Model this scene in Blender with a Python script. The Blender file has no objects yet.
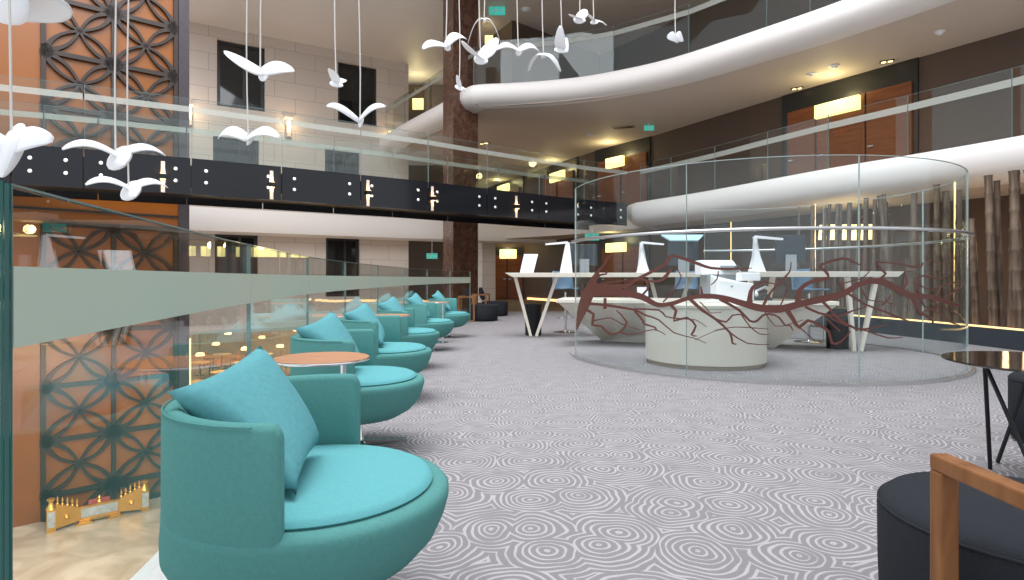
import bpy, bmesh, math, random
from mathutils import Vector, Matrix
random.seed(7)
R = math.radians
S = bpy.context.scene
COL = S.collection

# ------------------------------------------------------------------ camera, world, light, exposure
F, CX, HY, H = 600.0, 512.0, 278.0, 1.1          # focal length in px, principal column, horizon row, eye height
cam = bpy.data.cameras.new('camera'); cam.sensor_width = 36; cam.lens = F / 1024 * 36
cam.shift_y = -(290 - HY) / 1024; cam.clip_start = 0.05; cam.clip_end = 300
co = bpy.data.objects.new('camera', cam); COL.objects.link(co); co.location = (0, 0, H); co.rotation_euler = (R(90), 0, 0)
S.camera = co
w = bpy.data.worlds.new('daylight'); S.world = w; w.use_nodes = True
w.node_tree.nodes['Background'].inputs[0].default_value = (0.89, 0.945, 1.0, 1)
w.node_tree.nodes['Background'].inputs[1].default_value = 1.0
S.view_settings.view_transform = 'Standard'; S.view_settings.look = 'None'; S.view_settings.gamma = 1
S.view_settings.use_curve_mapping = False; S.view_settings.exposure = 0.25
S.cycles.transparent_max_bounces = 40; S.cycles.max_bounces = 10; S.cycles.diffuse_bounces = 5
S.cycles.glossy_bounces = 4; S.cycles.sample_clamp_indirect = 6; S.cycles.caustics_reflective = False
S.cycles.caustics_refractive = False

def area(name, loc, rot, size, power, col=(1, .85, .6), sy=None):
    l = bpy.data.lights.new(name, 'AREA'); l.energy = power; l.color = col; l.size = size
    if sy: l.shape = 'RECTANGLE'; l.size_y = sy
    o = bpy.data.objects.new(name, l); o.location = loc; o.rotation_euler = rot; COL.objects.link(o); return o
def point(name, loc, power, col=(1, .8, .5), r=.08):
    l = bpy.data.lights.new(name, 'POINT'); l.energy = power; l.color = col; l.shadow_soft_size = r
    o = bpy.data.objects.new(name, l); o.location = loc; COL.objects.link(o); return o
area('skylight', (-1, 7, 17), (0, 0, 0), 12, 1500, (.93, .96, 1), 12)
area('stone_wall_fill', (-5, 5.5, 15.5), (R(42), 0, R(12)), 15, 2300, (.95, .96, 1), 13)  # unseen fill light added to brighten the stone wall

# ------------------------------------------------------------------ helpers
def P(x, y, Z): return Vector(((x - CX) / F * Z, Z, H + (HY - y) / F * Z))
def G(x, y, z=0.0):                               # point at height z seen at pixel
    Z = (z - H) * F / (HY - y); return P(x, y, Z)

def mat(name, col, rough=.6, metal=0, emit=0, ecol=None, noise=0, nscale=8, bump=0, bscale=200, coat=0, spec=None):
    m = bpy.data.materials.new(name); m.use_nodes = True; nt = m.node_tree; b = nt.nodes['Principled BSDF']
    b.inputs['Base Color'].default_value = (*col, 1); b.inputs['Roughness'].default_value = rough
    b.inputs['Metallic'].default_value = metal
    if spec is not None: b.inputs['Specular IOR Level'].default_value = spec
    if coat: b.inputs['Coat Weight'].default_value = coat
    if emit:
        b.inputs['Emission Color'].default_value = (*(ecol or col), 1); b.inputs['Emission Strength'].default_value = emit
    tc = nt.nodes.new('ShaderNodeTexCoord')
    if noise:
        n = nt.nodes.new('ShaderNodeTexNoise'); n.inputs['Scale'].default_value = nscale; n.inputs['Detail'].default_value = 5
        r = nt.nodes.new('ShaderNodeMapRange'); r.inputs[3].default_value = 1 - noise; r.inputs[4].default_value = 1 + noise
        mx = nt.nodes.new('ShaderNodeMix'); mx.data_type = 'RGBA'; mx.blend_type = 'MULTIPLY'; mx.inputs[0].default_value = 1
        mx.inputs[6].default_value = (*col, 1)
        nt.links.new(tc.outputs['Object'], n.inputs[0]); nt.links.new(n.outputs[0], r.inputs[0])
        nt.links.new(r.outputs[0], mx.inputs[7]); nt.links.new(mx.outputs[2], b.inputs['Base Color'])
    if bump:
        n = nt.nodes.new('ShaderNodeTexNoise'); n.inputs['Scale'].default_value = bscale
        bp = nt.nodes.new('ShaderNodeBump'); bp.inputs['Strength'].default_value = bump; bp.inputs['Distance'].default_value = .005
        nt.links.new(tc.outputs['Object'], n.inputs[0]); nt.links.new(n.outputs[0], bp.inputs['Height']); nt.links.new(bp.outputs[0], b.inputs['Normal'])
    return m

def glassmat(name, tint=(.95, .98, .97), refl=1.0, dark=0.0):
    m = bpy.data.materials.new(name); m.use_nodes = True; nt = m.node_tree; nt.nodes.clear()
    o = nt.nodes.new('ShaderNodeOutputMaterial'); t = nt.nodes.new('ShaderNodeBsdfTransparent'); g = nt.nodes.new('ShaderNodeBsdfGlossy')
    fr = nt.nodes.new('ShaderNodeLayerWeight'); fr.inputs[0].default_value = .5
    pw = nt.nodes.new('ShaderNodeMath'); pw.operation = 'POWER'; pw.inputs[1].default_value = 4.0 if refl > .8 else 7.0
    mu = nt.nodes.new('ShaderNodeMath'); mu.operation = 'MULTIPLY_ADD'; mu.inputs[1].default_value = .8 * refl; mu.inputs[2].default_value = .03 * refl
    mx = nt.nodes.new('ShaderNodeMixShader')
    t.inputs[0].default_value = (*tint, 1); g.inputs['Roughness'].default_value = 0.0; g.inputs[0].default_value = (.95, 1, 1, 1)
    nt.links.new(fr.outputs['Facing'], pw.inputs[0]); nt.links.new(pw.outputs[0], mu.inputs[0]); nt.links.new(mu.outputs[0], mx.inputs[0])
    nt.links.new(t.outputs[0], mx.inputs[1]); nt.links.new(g.outputs[0], mx.inputs[2]); nt.links.new(mx.outputs[0], o.inputs[0])
    return m

def carpetmat(name, base, line, sc=2.3):
    m = mat(name, base, .95, spec=.1); nt = m.node_tree; b = nt.nodes['Principled BSDF']; N = nt.nodes.new; L = nt.links.new
    tc = N('ShaderNodeTexCoord')
    def rings(scale, off, seed):
        mp = N('ShaderNodeMapping'); mp.inputs['Location'].default_value = (off, seed, 0); L(tc.outputs['Object'], mp.inputs[0])
        nz = N('ShaderNodeTexNoise'); nz.inputs['Scale'].default_value = 3.0; L(mp.outputs[0], nz.inputs[0])
        wv = N('ShaderNodeMix'); wv.data_type = 'RGBA'; wv.blend_type = 'LINEAR_LIGHT'; wv.inputs[0].default_value = .07
        L(mp.outputs[0], wv.inputs[6]); L(nz.outputs['Color'], wv.inputs[7])
        v = N('ShaderNodeTexVoronoi'); v.voronoi_dimensions = '2D'; v.inputs['Scale'].default_value = scale; v.inputs['Randomness'].default_value = .75
        L(wv.outputs[2], v.inputs['Vector'])
        s = N('ShaderNodeMath'); s.operation = 'MULTIPLY'; s.inputs[1].default_value = 62; L(v.outputs['Distance'], s.inputs[0])
        sn = N('ShaderNodeMath'); sn.operation = 'SINE'; L(s.outputs[0], sn.inputs[0])
        n2 = N('ShaderNodeTexNoise'); n2.inputs['Scale'].default_value = 7.0; L(tc.outputs['Object'], n2.inputs[0])
        ad = N('ShaderNodeMath'); ad.operation = 'MULTIPLY_ADD'; ad.inputs[1].default_value = 1.6; ad.inputs[2].default_value = -.8; L(n2.outputs[0], ad.inputs[0])
        su = N('ShaderNodeMath'); su.operation = 'ADD'; L(sn.outputs[0], su.inputs[0]); L(ad.outputs[0], su.inputs[1])
        r = N('ShaderNodeMapRange'); r.inputs[1].default_value = .25; r.inputs[2].default_value = .85; L(su.outputs[0], r.inputs[0])
        return r
    a = rings(sc, 0, 0)
    fn = N('ShaderNodeTexNoise'); fn.inputs['Scale'].default_value = 160; L(tc.outputs['Object'], fn.inputs[0])
    fm = N('ShaderNodeMapRange'); fm.inputs[3].default_value = .7; fm.inputs[4].default_value = 1.3; L(fn.outputs[0], fm.inputs[0])
    mx = N('ShaderNodeMix'); mx.data_type = 'RGBA'; mx.inputs[6].default_value = (*base, 1); mx.inputs[7].default_value = (*line, 1); L(a.outputs[0], mx.inputs[0])
    m2 = N('ShaderNodeMix'); m2.data_type = 'RGBA'; m2.blend_type = 'MULTIPLY'; m2.inputs[0].default_value = 1
    L(mx.outputs[2], m2.inputs[6]); L(fm.outputs[0], m2.inputs[7]); L(m2.outputs[2], b.inputs['Base Color'])
    return m

def marblemat(name, c1, c2, scale, rough, dist=2.0):
    m = mat(name, c1, rough); nt = m.node_tree; b = nt.nodes['Principled BSDF']; N = nt.nodes.new; L = nt.links.new
    tc = N('ShaderNodeTexCoord'); n = N('ShaderNodeTexNoise'); n.inputs['Scale'].default_value = scale; n.inputs['Detail'].default_value = 8
    n.inputs['Distortion'].default_value = dist; L(tc.outputs['Object'], n.inputs[0])
    cr = N('ShaderNodeValToRGB'); cr.color_ramp.elements[0].color = (*c1, 1); cr.color_ramp.elements[1].color = (*c2, 1)
    cr.color_ramp.elements[0].position = .38; cr.color_ramp.elements[1].position = .68
    L(n.outputs[0], cr.inputs[0]); L(cr.outputs[0], b.inputs['Base Color']); return m

def woodmat(name, c1, c2, stretch=(1, 14, 1), rough=.4, scale=3):
    m = mat(name, c1, rough, spec=.25); nt = m.node_tree; b = nt.nodes['Principled BSDF']; N = nt.nodes.new; L = nt.links.new
    tc = N('ShaderNodeTexCoord'); mp = N('ShaderNodeMapping'); mp.inputs['Scale'].default_value = stretch; L(tc.outputs['Object'], mp.inputs[0])
    n = N('ShaderNodeTexNoise'); n.inputs['Scale'].default_value = scale; n.inputs['Detail'].default_value = 6; n.inputs['Distortion'].default_value = .6
    L(mp.outputs[0], n.inputs[0]); cr = N('ShaderNodeValToRGB'); cr.color_ramp.elements[0].color = (*c1, 1); cr.color_ramp.elements[1].color = (*c2, 1)
    cr.color_ramp.elements[0].position = .35; cr.color_ramp.elements[1].position = .7
    L(n.outputs[0], cr.inputs[0]); L(cr.outputs[0], b.inputs['Base Color']); return m

def stonemat(name, col, line, w=1.3, h=.62):
    m = mat(name, col, .45); nt = m.node_tree; b = nt.nodes['Principled BSDF']; N = nt.nodes.new; L = nt.links.new
    tc = N('ShaderNodeTexCoord'); sp = N('ShaderNodeSeparateXYZ'); cb = N('ShaderNodeCombineXYZ'); L(tc.outputs['Object'], sp.inputs[0])
    L(sp.outputs[0], cb.inputs[0]); L(sp.outputs[2], cb.inputs[1])
    br = N('ShaderNodeTexBrick'); br.inputs['Scale'].default_value = 1; br.inputs['Brick Width'].default_value = w; br.inputs['Row Height'].default_value = h
    br.inputs['Mortar Size'].default_value = .008; br.inputs['Color1'].default_value = (*col, 1); br.inputs['Color2'].default_value = (*[c * .93 for c in col], 1)
    br.inputs['Mortar'].default_value = (*line, 1); L(cb.outputs[0], br.inputs[0]); L(br.outputs[0], b.inputs['Base Color']); return m

def filmmat(name, col, a):
    m = mat(name, col, .5); nt = m.node_tree; o = nt.nodes['Material Output']; b = nt.nodes['Principled BSDF']
    t = nt.nodes.new('ShaderNodeBsdfTransparent'); mx = nt.nodes.new('ShaderNodeMixShader'); mx.inputs[0].default_value = a
    nt.links.new(t.outputs[0], mx.inputs[1]); nt.links.new(b.outputs[0], mx.inputs[2]); nt.links.new(mx.outputs[0], o.inputs[0]); return m
M = dict(
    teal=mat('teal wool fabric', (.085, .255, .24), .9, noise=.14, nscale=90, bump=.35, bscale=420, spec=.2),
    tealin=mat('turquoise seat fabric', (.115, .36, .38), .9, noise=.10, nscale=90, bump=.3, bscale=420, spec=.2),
    pillow=mat('turquoise pillow fabric', (.11, .33, .36), .9, noise=.16, nscale=60, bump=.4, bscale=420, spec=.2),
    chrome=mat('brushed chrome', (.75, .75, .76), .18, 1),
    steel=mat('satin steel rail', (.62, .62, .62), .3, 1),
    walnut=woodmat('walnut veneer', (.36, .165, .085), (.48, .25, .14), (2, 16, 2), .6),
    oakdark=woodmat('oiled walnut frame', (.17, .065, .022), (.27, .115, .042), (6, 6, 1), .4),
    door=woodmat('red-brown door veneer', (.16, .052, .02), (.235, .08, .03), (1, 1, 14), .4, 1.4),
    black=mat('charcoal wool fabric', (.022, .024, .029), .92, noise=.25, nscale=120, bump=.4, bscale=300, spec=.15),
    blackmet=mat('black metal', (.015, .015, .017), .4, .5),
    smoked=mat('smoked glass top', (.02, .015, .012), .06, 0, spec=.35),
    carpet=carpetmat('swirl carpet', (.222, .208, .216), (.40, .375, .38), 3.1),
    carpet2=mat('blue grey loop carpet', (.335, .345, .37), .95, noise=.45, nscale=28, bump=.5, bscale=90, spec=.1),
    brownfloor=mat('brown corridor carpet', (.17, .105, .06), .8, noise=.15, nscale=5),
    marble=marblemat('beige marble', (.36, .27, .19), (.55, .45, .35), .8, .25, 2.5),
    pillar=marblemat('brown marble', (.085, .037, .024), (.155, .08, .052), 5, .25, 1.0),
    white=mat('white painted plaster', (.80, .76, .73), .5),
    soffit=mat('painted soffit', (.66, .57, .50), .7),
    stone=stonemat('beige stone cladding', (.64, .56, .50), (.36, .30, .26)),
    wallbrown=mat('taupe wall covering', (.09, .057, .041), .7, noise=.08, nscale=3),
    darkframe=mat('dark stained frame', (.018, .018, .017), .35),
    orange=marblemat('amber panel', (.21, .062, .006), (.31, .095, .010), .35, .3, .5),
    lattice=mat('bronze lattice', (.035, .024, .02), .4, .3),
    fascia=mat('black glass fascia', (.012, .013, .016), .1, 0, spec=.3),
    bolt=mat('polished bolt with painted glint', (.9, .9, .88), .25, .6, emit=.25),  # slight emission puts a glint into the bolts
    glass=glassmat('clear balustrade glass', (.955, .975, .965), .85),
    glass2=glassmat('clear curved glass', (.95, .975, .975), .75),
    edge=mat('green glass edge', (.008, .085, .075), .08, 0),
    edgel=mat('pale glass edge', (.17, .24, .23), .1, 0),
    edgew=mat('bright glass edge', (.42, .5, .48), .1, 0),
    etched=mat('etched sage band', (.46, .53, .44), .55),
    etchedw=filmmat('etched white band', (.50, .52, .47), .42),
    cream=mat('cream solid surface', (.74, .68, .59), .3),
    cream2=mat('beige plinth', (.42, .34, .27), .5),
    bird=mat('frosted bird shade', (.66, .655, .67), .45, 0, emit=.10, ecol=(.9, .93, 1)),
    cord=mat('white cord', (.62, .58, .54), .6),
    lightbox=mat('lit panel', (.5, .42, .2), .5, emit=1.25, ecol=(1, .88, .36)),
    glow=mat('warm led strip', (1, .7, .3), .5, emit=1.8, ecol=(1, .60, .22)),
    glowsoft=mat('warm pendant', (1, .8, .4), .5, emit=2.0, ecol=(1, .74, .34)),
    winglass=mat('dark window glass', (.012, .014, .015), .05, 0, coat=.3),
    brown=mat('brown branch film', (.11, .03, .02), .5),
    gold=mat('gilded metal', (.80, .45, .09), .28, .9, noise=.2, nscale=25),
    silver=mat('silver picture', (.45, .48, .48), .3, .3, noise=.6, nscale=9),
    whitep=mat('white plastic', (.82, .83, .86), .35),
    greyp=mat('grey plastic', (.28, .30, .33), .4),
    screen=mat('dark screen', (.035, .045, .055), .12),
    tealscreen=mat('pale blue screen', (.35, .55, .62), .3, emit=.3),
    seatblue=mat('slate blue shell', (.10, .17, .25), .5),
    bamboo=woodmat('dried bamboo', (.075, .05, .036), (.22, .155, .11), (8, 8, .7), .5, 2),
    plinth=mat('dark slate plinth', (.03, .04, .05), .4),
    exit=mat('lit green sign', (.05, .55, .48), .4, emit=.3, ecol=(.08, .75, .6)),
    paper=mat('white paper', (.85, .85, .85), .6),
    red=mat('dark red cloth', (.35, .05, .04), .8),
    cloth=mat('linen cloth', (.70, .55, .33), .8),
    honey=mat('honey wall', (.55, .32, .10), .6, noise=.4, nscale=1.5),
    tower=mat('patterned dark column', (.05, .04, .045), .3, 0, noise=.9, nscale=30),
)

class MB:
    def __init__(s): s.v = []; s.f = []
    def add(s, vs, fs):
        b = len(s.v); s.v += [Vector(v) for v in vs]; s.f += [tuple(b + i for i in f) for f in fs]; return s
    def box(s, c, d, rz=0, mtx=None):
        x, y, z = d[0] / 2, d[1] / 2, d[2] / 2
        m = mtx or Matrix.Rotation(rz, 3, 'Z'); c = Vector(c)
        vs = [c + m @ Vector((a * x, b * y, e * z)) for e in (-1, 1) for a, b in ((-1, -1), (1, -1), (1, 1), (-1, 1))]
        return s.add(vs, [(3, 2, 1, 0), (4, 5, 6, 7), (0, 1, 5, 4), (1, 2, 6, 5), (2, 3, 7, 6), (3, 0, 4, 7)])
    def prism(s, poly, z0, z1):
        n = len(poly); vs = [(p[0], p[1], z0) for p in poly] + [(p[0], p[1], z1) for p in poly]
        return s.add(vs, [tuple(range(n))[::-1], tuple(range(n, 2 * n))] + [(i, (i + 1) % n, n + (i + 1) % n, n + i) for i in range(n)])
    def hull(s, bottom, top):                    # two loops of the same count
        n = len(bottom)
        return s.add(list(bottom) + list(top), [tuple(range(n))[::-1], tuple(range(n, 2 * n))] + [(i, (i + 1) % n, n + (i + 1) % n, n + i) for i in range(n)])
    def grid(s, rows, close_u=False, close_v=False, caps=False):
        nu, nv = len(rows), len(rows[0]); vs = [p for r in rows for p in r]; fs = []
        for i in range(nu if close_u else nu - 1):
            for j in range(nv if close_v else nv - 1):
                fs.append((i * nv + j, i * nv + (j + 1) % nv, ((i + 1) % nu) * nv + (j + 1) % nv, ((i + 1) % nu) * nv + j))
        if caps: fs += [tuple(range(nv))[::-1], tuple(range((nu - 1) * nv, nu * nv))]
        return s.add(vs, fs)
    def lathe(s, prof, c=(0, 0, 0), n=40):
        c = Vector(c); rows = [[c + Vector((r * math.cos(2 * math.pi * k / n), r * math.sin(2 * math.pi * k / n), z)) for k in range(n)] for r, z in prof]
        return s.grid(rows, close_v=True, caps=True)
    def tube(s, pts, r, n=8):
        pts = [Vector(p) for p in pts]; rows = []; up = None
        for i, p in enumerate(pts):
            d = (pts[min(i + 1, len(pts) - 1)] - pts[max(i - 1, 0)]).normalized()
            if up is None: up = d.orthogonal().normalized()
            up = (up - d * up.dot(d)).normalized(); q = d.cross(up); rr = r[i] if isinstance(r, (list, tuple)) else r
            rows.append([p + rr * (math.cos(2 * math.pi * k / n) * up + math.sin(2 * math.pi * k / n) * q) for k in range(n)])
        return s.grid(rows, close_v=True, caps=True)
    def sweep(s, path, prof):                    # prof: (inward offset, z); inward is to the left of the path
        rows = []
        for i, p in enumerate(path):
            a = Vector(path[max(i - 1, 0)]); b = Vector(path[min(i + 1, len(path) - 1)]); d = (b - a).normalized(); n = Vector((-d.y, d.x))
            rows.append([(p[0] + n.x * o, p[1] + n.y * o, z) for o, z in prof])
        return s.grid(rows, close_v=True, caps=True)

ORG = {}
def org(parent):
    return ORG.get(parent.name, Vector((0, 0, 0))) if parent else Vector((0, 0, 0))
def obj(name, mb, m, parent=None, smooth=False, bevel=0, world=True, base=None, seg=2, angle=None):
    """One mesh object. world=True: the vertices are in world space and are shifted to the parent's origin (or to base)."""
    o0 = (Vector(base) if base is not None else org(parent)) if world else Vector((0, 0, 0))
    me = bpy.data.meshes.new(name); me.from_pydata([tuple(v - o0) for v in mb.v], [], mb.f)
    bm = bmesh.new(); bm.from_mesh(me); bmesh.ops.recalc_face_normals(bm, faces=bm.faces)
    if smooth:
        for f in bm.faces: f.smooth = True
        for e in bm.edges:
            if len(e.link_faces) == 2 and e.calc_face_angle(0) > R(angle or 40): e.smooth = False
    bm.to_mesh(me); bm.free(); me.materials.append(M[m] if isinstance(m, str) else m)
    o = bpy.data.objects.new(name, me); COL.objects.link(o)
    if parent: o.parent = parent; ORG[o.name] = org(parent)
    elif base is not None: o.location = base; ORG[o.name] = Vector(base)
    if bevel:
        b = o.modifiers.new('bevel', 'BEVEL'); b.width = bevel; b.segments = seg; b.limit_method = 'ANGLE'
    return o
def tag(o, label, cat, group=None, kind=None):
    o['label'] = label; o['category'] = cat
    if group: o['group'] = group
    if kind: o['kind'] = kind
    return o
def thing(name, label, cat, loc=(0, 0, 0), rz=0, group=None):
    o = bpy.data.objects.new(name, None); COL.objects.link(o); o.location = loc; o.rotation_euler = (0, 0, rz)
    o.empty_display_size = .1; ORG[o.name] = Vector(loc); return tag(o, label, cat, group)
def struct(name, mb, m, parent=None, **k):
    o = obj(name, mb, m, parent, **k)
    if not parent: o['kind'] = 'structure'
    return o
def dup(src, loc=None, rz=None, label=None, group=None, parent=None, scale=None):
    c = src.copy(); COL.objects.link(c)
    if parent: c.parent = parent
    for ch in list(src.children): dup(ch, parent=c)
    if loc is not None: c.location = loc
    if rz is not None: c.rotation_euler = (0, 0, rz) if not isinstance(rz, tuple) else rz
    if label: c['label'] = label
    if group: c['group'] = group
    if scale: c.scale = (scale,) * 3
    return c
def resample(pts, step):
    out = [Vector(pts[0])]
    for a, b in zip(pts, pts[1:]):
        a, b = Vector(a), Vector(b); n = max(1, round((b - a).length / step)); out += [a.lerp(b, k / n) for k in range(1, n + 1)]
    return out
def spline(pts, n=8):
    pts = [Vector(p) for p in pts]; out = []
    for i in range(len(pts) - 1):
        p0, p1, p2, p3 = pts[max(i - 1, 0)], pts[i], pts[i + 1], pts[min(i + 2, len(pts) - 1)]
        for k in range(n):
            t = k / n; out.append(.5 * ((2 * p1) + (p2 - p0) * t + (2 * p0 - 5 * p1 + 4 * p2 - p3) * t * t + (3 * p1 - p0 - 3 * p2 + p3) * t ** 3))
    return out + [pts[-1]]
def ray_poly(px, poly):                          # where the sight line of a column meets a plan polyline
    t = (px - CX) / F
    for a, b in zip(poly, poly[1:]):
        fa, fb = a[0] - t * a[1], b[0] - t * b[1]
        if fa * fb <= 0 and fa != fb:
            k = fa / (fa - fb); return Vector((a[0] + (b[0] - a[0]) * k, a[1] + (b[1] - a[1]) * k))
    raise ValueError(px)
def along(poly, s):                              # point and direction at arc length s
    for a, b in zip(poly, poly[1:]):
        a, b = Vector(a), Vector(b); L = (b - a).length
        if s <= L: return a.lerp(b, s / L), (b - a).normalized()
        s -= L
    return b, (b - a).normalized()

# ------------------------------------------------------------------ plan curves
RAIL = spline([(-.86, 1.02), (-1.0, 1.62), (-1.23, 2.69), (-1.53, 4.49), (-1.64, 5.9), (-1.70, 7.6), (-1.69, 9.4), (-1.61, 11.4), (-1.37, 13.3), (-1.02, 14.6)], 6)
WALL = [(14.2, 5.0), (12.4, 9.4), (10.9, 12.6), (9.8, 14.4), (7.9, 17.5), (5.25, 22.4), (3.65, 24.7), (2.9, 26.2), (.7, 30.8), (-1.55, 35.5)]
E1 = spline([(10.2, 5.5), (9.6, 8.0), (8.72, 10.3), (7.9, 11.9), (7.1, 13.3), (6.35, 14.9), (5.4, 17), (4.15, 19.2), (3.9, 19.9), (3.95, 20.6), (4.6, 22)], 5)
E2 = spline([(9.4, 6.5), (8.7, 9.2), (7.9, 11.1), (6.9, 12.7), (5.9, 14), (4.2, 16), (2.5, 17.2), (1.3, 17.7), (0, 18.0), (-1.0, 18.15), (-1.45, 18.5), (-2.2, 19.8), (-4.3, 23.0), (-5.6, 25.2)], 5)
STONE = [(-13.6, 20.3), (-4.45, 25.8)]
BR_PX = [(-60, 97), (12, 93.5), (84, 89.6), (191, 83.2), (281, 77.3), (360, 71.7), (427, 67), (486, 62), (538, 58), (583, 54.5), (626, 52)]
BRIDGE = [Vector(((x - CX) / F * (1020 / d), 1020 / d)) for x, d in BR_PX]

# ------------------------------------------------------------------ floors
cp = [(-.35, -3.2), (-.6, .3)] + [(p.x - .02, p.y) for p in RAIL] + [(-1.25, 15.2), (-2.4, 17.5), (-2.9, 19.8), (9, 19.8), (14.5, 8), (14.5, -3.2)]
struct('floor', MB().prism(cp, -.35, 0), 'carpet')
struct('floor_corridor', MB().prism([(-2.9, 19.802), (-3.4, 24), (-3.2, 26), (-1.0, 27.9), (-1.9, 37), (9, 37), (9, 19.802)], -.35, 0), 'brownfloor')
led = spline([(-.62, .2), (-.92, .95), (-1.32, 1.8), (-1.44, 2.45), (-1.56, 3.2), (-1.83, 4.49), (-1.94, 5.9), (-2.0, 7.6), (-1.99, 9.4), (-1.9, 11.4), (-1.66, 13.3), (-1.3, 14.7)], 5)
tr = MB(); n_ = len(led); inner = [RAIL[min(len(RAIL) - 1, max(0, round(i * (len(RAIL) - 1) / (n_ - 1))))] for i in range(n_)]
tr.hull([(p.x, p.y, -.4) for p in led] + [(p.x - .02, p.y, -.4) for p in reversed(list(RAIL))] , [(p.x, p.y, -.01) for p in led] + [(p.x - .02, p.y, -.01) for p in reversed(list(RAIL))])
struct('trim_1', tr, 'white')
struct('floor_lower', MB().prism([(-22, 2), (6, 2), (6, 46), (-22, 46)], -4.6, -4.25), 'marble')
# round platform under the glass screen
PC, PR = Vector((3.42, 8.69)), 2.58
circ = lambda r, n=96: [(PC.x + r * math.cos(2 * math.pi * k / n), PC.y + r * math.sin(2 * math.pi * k / n)) for k in range(n)]
struct('floor_platform', MB().prism(circ(PR), 0.0, .018), 'carpet')
rows = [[(PC.x + r * math.cos(a), PC.y + r * math.sin(a), z) for r, z in ((PR, 0), (PR + .025, 0), (PR + .025, .03), (PR, .03))] for a in [R(188) + R(258) * k / 96 for k in range(97)]]
struct('trim_2', MB().grid(rows, close_v=True, caps=True), 'steel', smooth=True)

# ------------------------------------------------------------------ walls
def wallstrip(path, z0, z1, t=.3):
    mb = MB(); mb.sweep([Vector(p) for p in path], [(0, z0), (0, z1), (t, z1), (t, z0)][::1]); return mb
# right wall (sweep inward is to the left of the path; go from far to near so that the thickness lies behind)
struct('wall_right', wallstrip(WALL, 0, 10.3, -.3), 'wallbrown')
struct('wall_back', MB().box((-4.2, 36, 5.1), (8, .3, 10.2)), 'wallbrown')
# stone wall with real window openings
WIN = [(217, 265, 7.42, 9.86), (338, 377, 7.42, 9.86), (213, 259, 3.95, 6.3), (325, 360, 3.95, 6.3), (215, 258, 0.35, 2.75), (326, 360, .35, 2.75)]
a0, b0 = Vector(STONE[0]), Vector(STONE[1]); dS = (b0 - a0).normalized(); LS = (b0 - a0).length; nS = Vector((dS.y, -dS.x))
def sS(px): return (ray_poly(px, STONE) - a0).length
spans = sorted({0, LS} | {sS(x) for w_ in WIN for x in w_[:2]})
mb = MB(); zs = sorted({0, 10.4} | {z for w_ in WIN for z in w_[2:]})
for s0, s1 in zip(spans, spans[1:]):
    for z0, z1 in zip(zs, zs[1:]):
        sm, zm = (s0 + s1) / 2, (z0 + z1) / 2
        if any(sS(w_[0]) < sm < sS(w_[1]) and w_[2] < zm < w_[3] for w_ in WIN): continue
        p = a0 + dS * sm - nS * .2; mb.box((p.x, p.y, zm), (s1 - s0, .4, z1 - z0), math.atan2(dS.y, dS.x))
struct('wall_stone', mb, 'stone')
rzS = math.atan2(dS.y, dS.x)
for i, w_ in enumerate(WIN):
    s0, s1 = sS(w_[0]), sS(w_[1]); p = a0 + dS * ((s0 + s1) / 2) - nS * .2; zc = (w_[2] + w_[3]) / 2; W_, H_ = s1 - s0, w_[3] - w_[2]
    o = struct('window_%d' % (i + 1), MB().box((p.x, p.y, zc), (W_, .03, H_), rzS), 'winglass', base=(p.x, p.y, w_[2]))
    f = MB(); m3 = Matrix.Rotation(rzS, 3, 'Z')
    for off, d in (((-W_ / 2 + .06, 0, 0), (.12, .12, H_)), ((W_ / 2 - .06, 0, 0), (.12, .12, H_)), ((0.12, 0, 0), (.09, .1, H_)), ((0, 0, -H_ / 2 + .05), (W_, .12, .1)), ((0, 0, H_ / 2 - .05), (W_, .12, .1))):
        q = Vector((p.x, p.y, zc)) + m3 @ Vector(off); f.box(q, d, rzS)
    obj('window_frame', f, 'darkframe', o)
struct('wall_stone_pier', MB().box((-1.28, 28.2, 1.45), (.7, .8, 2.9), rzS), 'stone')

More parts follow.
